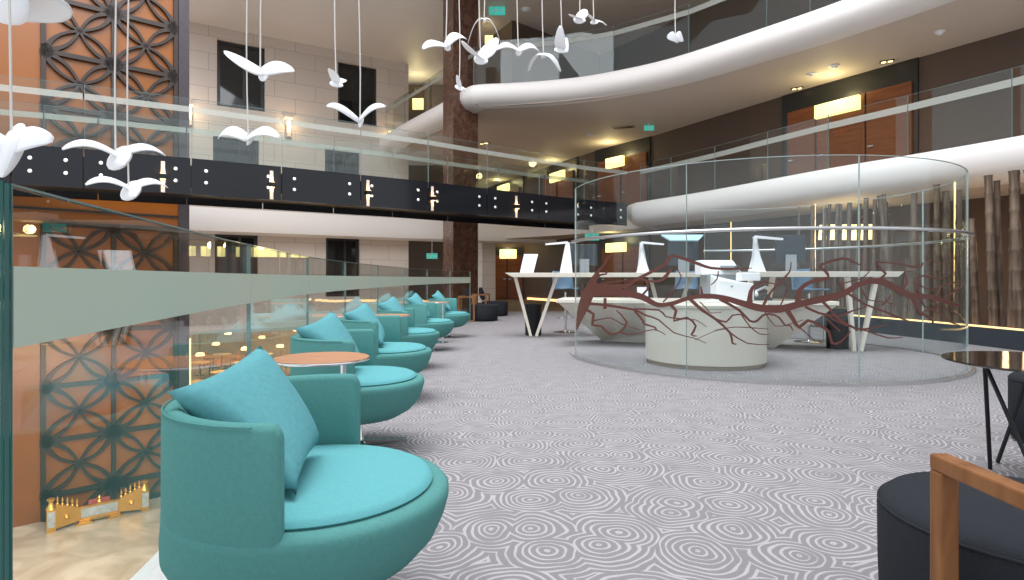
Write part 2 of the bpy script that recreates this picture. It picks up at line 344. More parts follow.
# lattice wall: amber panel, bronze screens
LA, LB = Vector((-11.9, 11.75)), Vector((-8.35, 15.0)); dL = (LB - LA).normalized(); nL = Vector((dL.y, -dL.x)); LL = (LB - LA).length; rzL = math.atan2(dL.y, dL.x)
c = (LA + LB) / 2 - nL * .15
struct('wall_lattice', MB().box((c.x, c.y, 3.1), (LL, .3, 14.7), rzL), 'orange')
c = LB + dL * .12 - nL * .15
struct('trim_3', MB().box((c.x, c.y, 3.1), (.24, .44, 14.7), rzL), 'tower')
sA = (ray_poly(43, [LA, LB]) - LA).length; sB = (ray_poly(175, [LA, LB]) - LA).length
def lattice(z0, z1, znode):
    mb = MB(); cw = (sB - sA) / 2; ch = 1.2
    def Q(s, z): p = LA + dL * (sA + s) + nL * .05; return Vector((p.x, p.y, z))
    def inside(s, z): return -.01 <= s <= 2 * cw + .01 and z0 - .01 <= z <= z1 + .01
    def ribbon(pts, w_):
        pts = [p for p in pts if inside(*p)]
        if len(pts) < 2: return
        rows = []
        for i, (s, z) in enumerate(pts):
            a, b = pts[max(0, i - 1)], pts[min(len(pts) - 1, i + 1)]; d = Vector((b[0] - a[0], b[1] - a[1])).normalized(); n = Vector((-d.y, d.x)) * (w_(i / (len(pts) - 1)) if callable(w_) else w_) / 2
            q1, q2 = Q(s + n.x, z + n.y), Q(s - n.x, z - n.y); n3 = Vector((nL.x, nL.y, 0)) * .045
            rows.append([q1 - n3, q1 + n3, q2 + n3, q2 - n3])
        mb.grid(rows, close_v=True, caps=True)
    for s in (0, cw, 2 * cw): ribbon([(s, z0 + (z1 - z0) * t / 20) for t in range(21)], .09)
    for z in (z0, z1): ribbon([(2 * cw * t / 10, z) for t in range(11)], .12)
    k0 = math.floor((z0 - znode) / ch) - 1; k1 = math.ceil((z1 - znode) / ch) + 1
    for k in range(k0, k1 + 1):
        zn = znode + k * ch
        ribbon([(2 * cw * t / 20, zn) for t in range(21)], .10)
        for col in range(3):
            sn = cw * col
            if inside(sn, zn):
                ring = [(sn + .13 * math.cos(a), zn + .13 * math.sin(a)) for a in [2 * math.pi * t / 16 for t in range(17)]]; ribbon(ring, .10)
            for dx in (-1, 1):
                for dz in (-1, 1):                # two arcs from the node to the centre of the square: a petal
                    e = Vector((dx * cw / 2, dz * ch / 2)); nn = Vector((-e.y, e.x)).normalized()
                    for side in (-1, 1):
                        ribbon([(sn + e.x * t + nn.x * side * .115 * math.sin(math.pi * t), zn + e.y * t + nn.y * side * .115 * math.sin(math.pi * t)) for t in [q / 12 for q in range(13)]],
                               lambda t: .055 + .09 * (1 - t) ** 3)
    return mb
o = obj('lattice_screen', lattice(-4.2, 2.3, 1.1), 'lattice'); tag(o, 'bronze lattice screen of petal shapes on amber wall, lower one rising from marble floor', 'screen', 'lattice screens')
o = obj('lattice_screen', lattice(3.55, 9.6, 1.29), 'lattice'); tag(o, 'bronze lattice screen of petal shapes on amber wall, upper one behind hanging birds', 'screen', 'lattice screens')
p0 = LA + nL * .06; 
for z_ in (2.62, 3.1):
    c = (LA + LB) / 2 + nL * .01
    struct('trim_%d' % (4 if z_ < 3 else 5), MB().box((c.x, c.y, z_), (LL, .05, .05), rzL), 'darkframe')

# ------------------------------------------------------------------ galleries above
FAS = lambda top, bot: [(6.5, top - .17), (.5, top - .17), (.45, top - .02), (.35, top), (.14, top), (.05, top - .03), (0, top - .1), (.0, top - .3), (.06, bot + .2), (.22, bot + .07), (.6, bot), (6.5, bot)]
def clip_slab(path, top, bot, deep):
    pr = [(min(o, deep), z) for o, z in FAS(top, bot)]
    return MB().sweep([Vector(p) for p in path][::-1], pr)
struct('ceiling_gallery', clip_slab(E1, 3.57, 2.85, .85), 'white', smooth=True, angle=60)
struct('ceiling_upper_gallery', clip_slab(E2, 7.0, 6.38, .62), 'white', smooth=True, angle=60)
# soffit plates, plan polygon between edge and wall
def plate(name, edge, far, z0, z1, m):
    struct(name, MB().prism([(p[0], p[1]) for p in edge] + [(p[0], p[1]) for p in far], z0, z1), m)
ins = lambda path, d: [(Vector(p) + Vector((-(Vector(path[min(i + 1, len(path) - 1)]) - Vector(path[max(i - 1, 0)])).normalized().y, (Vector(path[min(i + 1, len(path) - 1)]) - Vector(path[max(i - 1, 0)])).normalized().x)) * d) for i, p in enumerate(path)]
plate('ceiling_2', [(p.x + .42, p.y + .28) for p in E2 if p.y < 17] + [(2.7, 17.55), (1.4, 18.05), (.1, 18.35), (-.7, 18.55), (-.95, 18.8), (-1.2, 19.4), (-1.6, 20.3), (-3.6, 23.4), (-5, 25.6)], [(-5, 30.5), (-1.6, 36), (.9, 31), (3.1, 26.4), (3.9, 24.9), (5.5, 22.6), (8.1, 17.7), (10, 14.6), (11.1, 12.8), (12.6, 9.5), (14.3, 5)], 6.40, 6.9, 'soffit')
plate('ceiling_1', [(10.75, 5.5), (10.1, 8.1), (9.2, 10.6), (8.3, 12.4), (7.0, 15.0), (6.0, 17.2), (4.75, 19.5), (4.5, 20.3), (4.6, 21.5), (2, 25), (-.6, 27.3), (-3.2, 26.5), (-4.7, 26.7)], [(-5, 36), (-1.6, 36), (.9, 31), (3.1, 26.4), (3.9, 24.9), (5.5, 22.6), (8.1, 17.7), (10, 14.6), (11.1, 12.8), (12.6, 9.5), (14.3, 5)], 2.88, 3.3, 'soffit')
struct('ceiling_left', MB().prism([(-14.5, 19.5), (-9, 17.6), (-5, 15.5), (-1.4, 14.4), (-1.6, 38), (-14.5, 38)], 10.3, 10.6), 'white')
struct('ceiling', MB().prism([(-1.4, 14.4), (-1, 13.2), (5, 12.5), (10, 7), (15, 4), (15, 38), (-1.6, 38)], 10.3, 10.6), 'soffit')
# far white gallery edge in front of the stone wall and the one of our own level below it
E0 = spline([(-13.2, 19.4), (-11.2, 20.6), (-8.7, 22.2), (-5.5, 24.2), (-3.15, 25.5), (-.6, 26.9), (1.4, 27.8), (2.5, 28.0)], 4)
struct('ceiling_far_gallery', MB().sweep(E0, [(0, 2.75), (-.05, 2.9), (-.05, 3.45), (.02, 3.57), (.35, 3.57), (.4, 3.4), (.9, 3.4), (.9, 2.7), (.3, 2.66)]), 'white', smooth=True)
E00 = [p for p in E0 if p.x < -3]
struct('floor_far_gallery', MB().sweep(E00 + [Vector((-2.9, 25.6))], [(0, -.75), (-.04, .05), (.2, .12), (1.1, 0), (1.1, -.85)]), 'soffit')
# block of rooms on the upper level, with its near corner
struct('wall_upper_block', MB().prism([(0, 21.4), (3.6, 24.6), (3.2, 30), (-1.9, 30), (-1.35, 24)], 6.85, 10.3), 'wallbrown')
# marble pillar
struct('pillar', MB().prism([(-1.82, 18.6), (-1.1, 19.4), (-1.62, 20.1), (-2.24, 19.5)], 0, 10.3), 'pillar')

# ------------------------------------------------------------------ restaurant on the floor below
def room():
    s0 = [(-13, 20.6), (-2.5, 26.6)]
    struct('wall_restaurant', MB().box((-13, 41, -2.5), (22, .3, 3.6)), 'honey')
    struct('ceiling_restaurant', MB().prism([(-13.4, 21), (-3, 26.5), (4, 28), (4, 42), (-24, 42), (-24, 24)], -.95, -.7), 'white')
    struct('wall_restaurant_side', MB().box((-1.2, 33, -2.6), (.3, 14, 3.3)), 'honey')
room()
for k, (x, y) in enumerate([(-12, 25), (-9, 26.5), (-14, 31), (-10, 32), (-6, 30), (-15, 37), (-9, 38)]):
    area('restaurant_ceiling_light', (x, y, -1.0), (0, 0, 0), 1.6, 170, (1, .66, .28))
def make_rtable():
    t = thing('restaurant_table', 'round restaurant table with cream cloth on the floor below, beside the amber post', 'table', (-9.9, 21.8, -4.25), 0, 'restaurant tables below')
    obj('tabletop', MB().lathe([(.0, .70), (.5, .70), (.52, .72), (.52, .74), (.0, .745)], n=24), 'cloth', t, world=False)
    obj('table_base', MB().lathe([(.26, 0), (.26, .03), (.05, .05), (.04, .70)], n=14), 'darkframe', t, world=False); return t
def make_rchair():
    t = thing('restaurant_chair', 'dark restaurant chair on the floor below by a cream table', 'chair', (-9.2, 22.2, -4.25), 0, 'restaurant chairs below')
    obj('seat', MB().box((0, 0, .45), (.44, .44, .07)), 'darkframe', t, world=False, bevel=.015)
    obj('backrest', MB().box((-.2, 0, .68), (.05, .42, .42)), 'walnut', t, world=False, bevel=.015)
    for a in (-1, 1):
        for b in (-1, 1): obj('leg', MB().box((a * .18, b * .18, .21), (.04, .04, .42)), 'darkframe', t, world=False)
    return t
T0, C0 = make_rtable(), make_rchair(); k = 0
spots = []
for j, yy in enumerate((21.8, 24.2, 26.8, 29.6, 33, 36.5)):
    for px in ((200, 243, 286, 330) if j % 2 == 0 else (222, 264, 308)):
        spots.append(((px - CX) / F * yy, yy))
for j, (x, y) in enumerate(spots):
    if y < 22 + (x + 10.5) * .55: y += 1.3
    if j == 0: T0.location = (x, y, -4.25)
    else: dup(T0, (x, y, -4.25), 0, 'round restaurant table with cream cloth on the floor below, behind the glass')
    for q in range(2):
        a = q * math.pi + .5 * (j % 2); loc = (x + .80 * math.cos(a), y + .80 * math.sin(a), -4.25)
        if k == 0: C0.location = loc; C0.rotation_euler = (0, 0, a + math.pi); C0['label'] = 'dark restaurant chair with brown back on the floor below, seen through the glass'
        else: dup(C0, loc, a + math.pi)
        k += 1
T0['label'] = 'round restaurant table with cream cloth on the floor below, behind the glass'
pn = None
for j, (px, y, z) in enumerate([(200, 24, -2.0), (216, 27, -1.9), (228, 31, -1.8), (245, 26, -2.0), (262, 30, -1.9), (280, 27, -2), (296, 33, -1.8), (240, 36, -1.8)]):
    loc = ((px - CX) / F * y, y, z)
    if pn is None:
        pn = thing('pendant_lamp', 'small glowing drum pendant in the restaurant below', 'lamp', loc, 0, 'restaurant pendant lamps')
        obj('lamp_shade', MB().lathe([(.03, .12), (.14, .1), (.17, 0), (.14, -.02)], n=20), 'glowsoft', pn, world=False, smooth=True)
        obj('cord', MB().tube([(0, 0, .12), (0, 0, .85)], .012, 6), 'darkframe', pn, world=False)
    else: dup(pn, loc)
p = P(188, 350, 20.3); post = MB().box((p.x - .02, 20.3, -2.6), (.16, .16, 3.3))
tag(obj('lit_post', post, 'glowsoft'), 'glowing amber upright post at the edge of the restaurant opening', 'light')
area('lower_hall_wash', (-6.5, 9.5, -.6), (R(50), 0, R(35)), 2.5, 230, (1, .80, .55))

# ------------------------------------------------------------------ glass balustrade builder
def balustrade(name, label, pts, z0, z1, bz0, bz1, bandm, m='glass', t=.017, edge='edgel', outer=1, clampz=None, capm=None, extra=None):
    """pts: joints in plan. One glass_panel part per bay with its etched band as a sub-part."""
    c = Vector(pts[len(pts) // 2]); th = thing(name, label, 'railing', (c.x, c.y, z0))
    for i, (a, b) in enumerate(zip(pts, pts[1:])):
        a, b = Vector(a), Vector(b); d = (b - a).normalized(); a = a + d * .006; b = b - d * .006; L = (b - a).length; n = Vector((-d.y, d.x)); mid = (a + b) / 2; rz = math.atan2(d.y, d.x)
        gp = obj('glass_panel', MB().box((mid.x, mid.y, (z0 + z1) / 2), (L - .004, t * .8, z1 - z0), rz), m, th)
        q = mid + n * (t / 2 + .002) * outer
        obj('etched_band', MB().box((q.x, q.y, (bz0 + bz1) / 2), (L - .006, .002, bz1 - bz0), rz), bandm, gp)
        ed = MB()
        ed.box((a.x, a.y, (z0 + z1) / 2), (.003, t, z1 - z0), rz)
        ed.box((b.x, b.y, (z0 + z1) / 2), (.003, t, z1 - z0), rz)
        ed.box((mid.x, mid.y, z1), (L, t, .004), rz)
        obj('glass_edge', ed, edge, gp)
    return th
# lounge balustrade, joints spaced as in the photograph
jr = [(-.86, 1.02), (-1.0, 1.62), (-1.26, 2.87), (-1.53, 4.49), (-1.64, 5.9), (-1.70, 7.6), (-1.69, 9.4), (-1.61, 11.4), (-1.37, 13.3), (-1.02, 14.6)]
jr2 = [jr[0], jr[2], jr[3]] + jr[4:]
def curved_balustrade():
    th = thing('glass_balustrade', 'curved clear glass balustrade with sage etched band behind the turquoise chairs', 'railing', (-1.5, 5, 0))
    js = [Vector(p) for p in jr]
    segs = [(0, 2), (2, 3), (3, 4), (4, 5), (5, 6), (6, 7), (7, 8), (8, 9)]
    for s0, s1 in segs:
        mids = [p for p in RAIL if js[s0].y + .02 < p.y < js[s1].y - .02]; path = [js[s0]] + mids + [js[s1]]
        path[0] = path[0] + (path[1] - path[0]).normalized() * .002; path[-1] = path[-1] - (path[-1] - path[-2]).normalized() * .002
        gp = obj('glass_panel', MB().sweep(path, [(-.008, -.3), (-.008, 1.257), (.008, 1.257), (.008, -.3)]), 'glass', th)
        obj('etched_band', MB().sweep(path, [(-.0102, .98), (-.0102, 1.12), (-.0086, 1.12), (-.0086, .98)]), 'etched', gp)
        ed = MB(); ed.sweep(path, [(-.009, 1.257), (-.009, 1.261), (.009, 1.261), (.009, 1.257)])
        for e, f_ in ((path[0], path[1]), (path[-1], path[-2])):
            d = (f_ - e).normalized(); ed.box((e.x, e.y, .48), (.0015, .017, 1.56), math.atan2(d.y, d.x))
        obj('glass_edge', ed, 'edgel', gp)
    e_ = Vector((-.862, 1.015)); obj('glass_edge', MB().box((e_.x, e_.y, .48), (.006, .022, 1.56), math.atan2(.6, -.14)), 'edge', th)
    a, b = Vector((-.845, .985)), Vector((-.62, .1)); d = (a - b).normalized(); mid = (a + b) / 2
    gp = obj('glass_panel', MB().box((mid.x, mid.y, .48), ((a - b).length, .015, 1.56), math.atan2(d.y, d.x)), 'glass', th)
    obj('glass_edge', MB().box((a.x, a.y, .48), (.004, .018, 1.56), math.atan2(d.y, d.x)), 'edge', gp)
    return th
curved_balustrade()

# gallery balustrades on the right
j1 = [ray_poly(px, E1[3:]) for px in (1160, 1085, 1011, 906, 826, 765, 712, 668)] 
j1 = [p + Vector((.12, .12)) for p in j1] + [Vector((4.15, 19.4))]
balustrade('gallery_balustrade', 'clear glass railing with white band above the white rounded gallery edge, over the reception', j1, 3.42, 4.78, 4.46, 4.60, 'etchedw')
j2 = [Vector(p) + Vector((.1, .14)) for p in (E2[2], E2[6], E2[9], E2[13], E2[17], E2[20], E2[24], E2[29], E2[35], E2[42])]
j2 += [Vector((-1.2, 18.75)), Vector((-2.0, 20.1)), Vector((-3.0, 21.7)), Vector((-4.2, 23.5)), Vector((-5.3, 25.2))]
balustrade('upper_balustrade', 'clear glass railing with white band on the topmost white gallery', j2, 6.85, 8.3, 8.02, 8.16, 'etchedw')

# ------------------------------------------------------------------ footbridge with black glass fascia
def bridge():
    th = thing('footbridge', 'long footbridge with black bolted fascia and glass sides, crossing the atrium', 'bridge', (-3, 15, 2.8))
    far = []
    for i, p in enumerate(BRIDGE):
        a, b = BRIDGE[max(0, i - 1)], BRIDGE[min(len(BRIDGE) - 1, i + 1)]; d = (b - a).normalized(); far.append(p + Vector((-d.y, d.x)) * 1.9)
    obj('deck', MB().hull([(p.x, p.y, 2.95) for p in BRIDGE] + [(p.x, p.y, 2.95) for p in far[::-1]], [(p.x, p.y, 3.4) for p in BRIDGE] + [(p.x, p.y, 3.4) for p in far[::-1]]), 'darkframe', th)
    for side, path, sg in ((0, BRIDGE, -1), (1, far, 1)):
        for a, b in zip(path, path[1:]):
            d = (b - a).normalized(); n = Vector((-d.y, d.x)) * sg; a2, b2 = a + d * .012 + n * .04, b - d * .012 + n * .04; mid = (a2 + b2) / 2; L = (b2 - a2).length; rz = math.atan2(d.y, d.x)
            fp = obj('fascia_panel', MB().box((mid.x, mid.y, 3.17), (L, .03, .74), rz), 'fascia', th)
            gp = obj('glass_panel', MB().box((mid.x, mid.y, 4.145), (L, .018, 1.21), rz), 'glass', th)
            q = mid + n * .012
            obj('etched_band', MB().box((q.x, q.y, 4.53), (L, .002, .12), rz), 'etchedw', gp)
            ed = MB(); ed.box((mid.x, mid.y, 4.752), (L, .018, .005), rz); ed.box((a2.x, a2.y, 4.145), (.006, .019, 1.21), rz)
            obj('glass_edge', ed, 'edgel', gp)
            if side == 0:
                for e, dd in ((a2, d), (b2, -d)):
                    for z in (3.06, 3.30):
                        c = e + dd * .26 + n * .02; m3 = Matrix.Rotation(rz, 3, 'Z') @ Matrix.Rotation(R(90), 3, 'X')
                        b_ = MB().lathe([(.035, -.012), (.035, .006), (.025, .014), (0.001, .015)], n=12)
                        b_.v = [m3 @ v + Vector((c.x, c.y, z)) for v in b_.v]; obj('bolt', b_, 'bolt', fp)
    return far
BFAR = bridge()
def sconce(px, label):
    p = ray_poly(px, BRIDGE); 
    for a, b in zip(BRIDGE, BRIDGE[1:]):
        if (a.x - (px - CX) / F * a.y) * (b.x - (px - CX) / F * b.y) <= 0: d = (b - a).normalized()
    n = Vector((d.y, -d.x)); c = p + n * .11; t = thing('wall_light', label, 'light', (c.x, c.y, 3.12), 0, 'up and down wall lights on the footbridge')
    obj('housing', MB().box((c.x, c.y, 3.12), (.12, .09, .1), math.atan2(d.y, d.x)), 'blackmet', t)
    q_ = p + n * .062; obj('glow_catcher', MB().box((q_.x, q_.y, 3.12), (.07, .012, .62), math.atan2(d.y, d.x)), 'soffit', t)  # pale strip added to catch the warm glow on the black fascia
    obj('lens', MB().box((c.x, c.y, 3.176), (.1, .07, .01), math.atan2(d.y, d.x)), 'glowsoft', t)
    obj('lens', MB().box((c.x, c.y, 3.064), (.1, .07, .01), math.atan2(d.y, d.x)), 'glowsoft', t)
    for s in (-1, 1):
        l = point('wall_light_beam', (c.x, c.y, 3.12 + s * .09), 1.1, (1, .5, .18), .02)
for px, lb in ((163, 'small up and down light on the black bridge fascia, beside the low hanging bird'), (271, 'small up and down light on the black fascia, second along from the amber wall'),
               (367, 'small up and down light on the black fascia, midway along the footbridge'), (431, 'small up and down light on the black fascia, next to the marble pillar'),
               (515, 'small up and down light on the black fascia, past the marble pillar')):
    sconce(px, lb)

# warm uplit strips on the stone wall (between the windows)
for j, (px, z) in enumerate(((189, 6.9), (288, 6.9), (391, 6.9))):
    p = ray_poly(px, STONE) + nS * .1; t = thing('wall_light', ['warm slim light on the stone wall at the edge of the amber wall', 'warm slim light on the stone wall between two dark windows', 'warm slim light at the end of the stone wall near the pillar'][j], 'light', (p.x, p.y, z), rzS, 'slim lights on the stone wall')
    obj('housing', MB().box((0, 0, 0), (.16, .16, .7), 0), 'soffit', t, world=False)
    obj('lens', MB().box((0, 0, .36), (.26, .22, .03), 0), 'glowsoft', t, world=False)
    q = p + nS * .3; point('wall_light_beam', (q.x, q.y, z + .1), 14, (1, .7, .4), .05)

# ------------------------------------------------------------------ door sets and lit panels on the right wall
def wdir(px):
    for a, b in zip(WALL, WALL[1:]):
        a, b = Vector(a), Vector(b)
        if (a.x - (px - CX) / F * a.y) * (b.x - (px - CX) / F * b.y) <= 0: return (a - b).normalized()
def wframe(px0, px1, zb, zt, out, m, name, parent=None, world=True, th=.06):
    a, b = ray_poly(px0, WALL), ray_poly(px1, WALL); d = (b - a).normalized(); n = Vector((d.y, -d.x)); mid = (a + b) / 2 + n * out
    return MB().box((mid.x, mid.y, (zb + zt) / 2), ((b - a).length, th, zt - zb), math.atan2(d.y, d.x)), mid, n, math.atan2(d.y, d.x), (b - a).length
dn = 0
def doorset(px0, px1, leaves, z, zt, light, lz, lh, label, power):
    power *= .4
    global dn
    for (l0, l1) in [(px0, px1)]:
        mb, mid, n, rz, L = wframe(px0, px1, z, zt, .03, 'darkframe', '')
        dn += 1; o = struct('door_%d' % dn, mb, 'darkframe', base=(mid.x, mid.y, z))
    for l0, l1 in leaves:
        mb, m2, n2, rz2, L2 = wframe(l0, l1, z + .02, zt - .55, .09, 'door', ''); q = obj('door_leaf', mb, 'door', o)
        h = m2 + n2 * .06 - Vector((math.cos(rz2), math.sin(rz2))) * (L2 / 2 - .12); obj('door_handle', MB().box((h.x, h.y, z + 1.05), (.14, .05, .03), rz2), 'steel', q)
    mb, m3, n3, rz3, L3 = wframe(light[0], light[1], lz, lz + lh, .30, 'lightbox', '', th=.12)
    t = thing('light_box', label, 'light', (m3.x, m3.y, lz), 0, 'lit panels over the room doors')
    obj('lit_panel', mb, 'lightbox', t)
    br = m3 - n3 * .14; obj('bracket', MB().box((br.x, br.y, lz + lh / 2), (.1, .18, .08), rz3), 'blackmet', t)
    q = m3 + n3 * .35; point('light_box_glow', (q.x, q.y, min(lz + lh + .15, 6.3 if z > 3 else 2.8)), power, (1, .85, .42), .15)
doorset(783, 919, [(790, 817), (819, 867), (869, 914)], 3.4, 6.4, (822, 866), 5.42, .36, 'long glowing yellow panel above wide brown doors, upper gallery at the right', 55)
doorset(596, 651, [(600, 622), (624, 648)], 3.4, 6.4, (612, 629), 5.45, .4, 'glowing yellow panel above a door beside the taupe wall, level with the footbridge glass', 55)
doorset(541, 578, [(545, 558), (560, 575)], 3.4, 6.4, (556, 570), 5.5, .42, 'glowing yellow panel added as a glass reflection in the gallery corridor, between two others', 50)  # lit panel and its lamp added in place of a reflection in glass
doorset(493, 524, [(497, 508), (510, 521)], 3.4, 6.4, (503, 514), 5.75, .4, 'glowing yellow panel at the far corner of the gallery corridor', 40)
struct('wall_corridor_end', MB().box((-.42, 31.15, 1.44), (2.2, .2, 2.88)), 'wallbrown')
dn += 1; o = struct('door_%d' % dn, MB().box((-.25, 31.03, 1.35), (1.75, .06, 2.7)), 'darkframe', base=(-.25, 31.03, 0))
for x_ in (-.66, .16):
    q = obj('door_leaf', MB().box((x_, 30.98, 1.15), (.74, .05, 2.25)), 'door', o); obj('door_handle', MB().box((x_ + (.28 if x_ < 0 else -.28), 30.93, 1.05), (.14, .05, .03)), 'steel', q)
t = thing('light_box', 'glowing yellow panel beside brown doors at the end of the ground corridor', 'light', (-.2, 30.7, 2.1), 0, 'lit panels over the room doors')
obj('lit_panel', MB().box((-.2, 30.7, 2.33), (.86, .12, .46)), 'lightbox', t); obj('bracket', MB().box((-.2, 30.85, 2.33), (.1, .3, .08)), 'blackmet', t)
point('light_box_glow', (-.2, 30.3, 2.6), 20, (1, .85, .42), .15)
doorset(600, 650, [(604, 624), (626, 646)], .0, 2.85, (612, 631), 2.12, .36, 'glowing yellow panel behind the reception rail, beside the green sign', 30)
# skirting light along the corridor wall
a, b = ray_poly(528, WALL), ray_poly(585, WALL); d = (b - a).normalized(); n = Vector((d.y, -d.x)); mid = (a + b) / 2 + n * .04
tag(obj('skirting_light', MB().box((mid.x, mid.y, .06), ((b - a).length, .03, .1), math.atan2(d.y, d.x)), 'glow'), 'glowing amber strip along the foot of the corridor wall', 'light')
# alcove with a lit door behind the end of the stone wall, two levels
for j, (px, py, Zd) in enumerate(((418, 104, 27.5), (489, 40, 22.1))):
    p = P(px, py, Zd); t = thing('light_box', ['glowing panel in the dark alcove at the end of the stone wall', 'glowing panel by the door behind the marble pillar, topmost level'][j], 'light', (p.x, p.y, p.z), 0, 'lit panels over the room doors')
    obj('lit_panel', MB().box(p, (.5, .1, .5) if j == 0 else (.3, .1, .3)), 'lightbox', t); obj('bracket', MB().box((p.x, p.y + .38, p.z), (.08, .7, .08)), 'blackmet', t)
    point('light_box_glow', (p.x, p.y - .4, p.z + .5), 25, (1, .85, .42), .15)
struct('wall_alcove', MB().box((-4.3, 28.4, 5.1), (2.6, .3, 10.2)), 'wallbrown')

# exit signs
def exit_sign(loc, w_, label, ceil, rz=0, flip=1):
    t = thing('exit_sign', label, 'sign', loc, rz); h = w_ * .5
    obj('sign_body', MB().box((0, 0, 0), (w_, .05, h)), 'exit', t, world=False)
    g = MB(); y = -.028; s = w_ / 10
    for cx_, cz, dx, dz, rot in ((-1.0, 1.5, .9, .9, 0), (-1.2, .3, .8, 1.6, -20), (-.2, .6, 1.5, .4, 20), (-2.1, .2, 1.2, .4, -40), (-.6, -1.2, .5, 1.6, 25), (-2.0, -1.1, 1.6, .45, 20), (2.6, 0, 2.0, .5, 0), (3.5, .35, .45, 1.2, 45), (3.5, -.35, .45, 1.2, -45)):
        g.box((cx_ * s * flip, y, cz * s), (dx * s, .01, dz * s), mtx=Matrix.Rotation(R(rot * flip), 3, 'Y'))
    ar = MB(); ar.v = g.v[48:]; ar.f = [tuple(i - 48 for i in f) for f in g.f[36:]]; g.v = g.v[:48]; g.f = g.f[:36]
    obj('pictogram', g, 'whitep', t, world=False); obj('arrow', ar, 'whitep', t, world=False)
    hh = ceil - loc[2] - h / 2; obj('hanger', MB().box((0, 0, h / 2 + hh / 2), (.03, .03, hh + .01)), 'whitep', t, world=False)
exit_sign(P(497, 11, 20.3), .55, 'small green exit sign hanging from the top ceiling near the pillar', 10.3)
exit_sign(P(649, 128, 20.6), .34, 'small green exit sign under the upper gallery, above the taupe wall', 6.4)
exit_sign(P(592, 237, 22), .52, 'green exit sign hanging in the ground corridor behind the reception glass', 2.88, 0, -1)
exit_sign(P(432, 256, 27.5), .5, 'tiny green exit sign deep in the dark opening left of the pillar', 2.88)

# ceiling fittings under the upper gallery (soffit at 6.40) and the top ceiling
def fitting(px, py, z, r, label, kind):
    Z = (z - H) * F / (HY - py); p = P(px, py, Z)
    if kind == 'det':
        t = thing('smoke_detector', label, 'detector', (p.x, p.y, z)); obj('base', MB().lathe([(r, -.03), (r, 0)], n=20), 'whitep', t, world=False); obj('sensor', MB().lathe([(r * .4, -.07), (r * .7, -.03)], n=20), 'whitep', t, world=False)
    elif kind == 'down':
        t = thing('downlight', label, 'light', (p.x, p.y, z), R(-30), 'twin downlights in the soffits')
        obj('frame', MB().box((0, 0, -.01), (r * 4.4, r * 2.4, .02)), 'darkframe', t, world=False)
        for s in (-1, 1): obj('lens', MB().lathe([(r * .8, -.03), (r * .8, -.02)], (s * r, 0, 0), n=14), 'glowsoft', t, world=False)
    else:
        t = thing('air_vent', label, 'vent', (p.x, p.y, z), R(-25)); obj('frame', MB().box((0, 0, -.01), (.75, .35, .03)), 'cream2', t, world=False)
        g = MB(); [g.box((0, y, -.028), (.65, .02, .012)) for y in (-.1, -.05, 0, .05, .1)]; obj('louvre', g, 'darkframe', t, world=False)
fitting(812, 73.5, 6.4, .12, 'white round detector on the soffit, left of a second one near the long lit panel', 'det')
fitting(834, 65.5, 6.4, .12, 'white round detector on the soffit, directly above the long lit panel', 'det')
fitting(940, 31.5, 6.4, .10, 'lone white round detector on the soffit near the frame edge above the taupe wall', 'det')
fitting(591, 134, 6.4, .14, 'white round detector on the soffit before the small lit panel', 'det')
fitting(887, 61, 6.4, .07, 'twin downlight in the soffit above the right brown door', 'down')
fitting(797, 88, 6.4, .07, 'twin downlight in the soffit above the left brown door', 'down')
fitting(484, 143, 6.4, .10, 'twin downlight in the soffit right of the marble pillar', 'down')
fitting(457, 157, 6.4, .10, 'twin downlight in the soffit in front of the marble pillar', 'down')
fitting(623, 127, 6.4, .1, 'brown slotted air vent in the soffit near the green exit sign', 'vent')
fitting(526, 9, 10.3, .16, 'dark ringed detector on the top ceiling beside the exit sign', 'det')

# ------------------------------------------------------------------ bamboo, plinth, lamps behind
PL = [(7.95, 6.6), (7.75, 8.4), (7.62, 9.7), (7.42, 11.2), (7.1, 12.8), (6.4, 14.6), (5.6, 16.5)]
pm = MB(); pm.sweep([Vector(p) for p in PL], [(0, 0), (0, .30), (-.55, .30), (-.55, 0)])
tag(obj('planter_plinth', pm, 'plinth'), 'long dark slate plinth carrying the bamboo poles behind the reception', 'planter')
lp = MB(); lp.sweep([Vector(p) + Vector((.05, 0)) for p in PL], [(0, .302), (0, .325), (-.03, .325), (-.03, .302)])
tag(obj('strip_light', lp, 'glow'), 'thin glowing strip on top of the dark bamboo plinth', 'light')
bam = [(797, 13.9, .028), (812, 13.6, .05), (821, 13.3, .055), (825, 13.5, .04), (834, 13.1, .045), (839, 13.2, .04), (847, 12.9, .05), (856, 12.7, .045), (865, 12.5, .055), (873, 12.4, .045),
       (880, 12.1, .06), (884, 12.3, .045), (890, 11.9, .04), (896, 11.8, .05), (911, 11.5, .06), (937, 11.0, .06), (947, 10.8, .065), (956, 10.6, .05), (975, 10.4, .055), (992, 10.2, .065), (1002, 10.1, .05),
       (1012, 9.95, .07), (1019, 9.85, .08), (1040, 9.6, .07), (905, 11.7, .045), (925, 11.2, .05), (967, 10.5, .045), (888, 12.0, .05), (860, 12.8, .04), (815, 13.7, .04), (843, 13.2, .04)]
short = {797: .0, 905: 1.3, 925: .9, 967: 1.1, 1007: 1.0, 888: .6, 860: .8, 815: .9, 843: 1.0, 975: .7}
ORDW = ['leftmost', 'second from left', 'third from left', 'fourth from left', 'fifth from left', 'sixth from left', 'seventh from left', 'eighth from left', 'ninth from left', 'tenth from left', 'eleventh from left', 'twelfth from left']
seen = {}
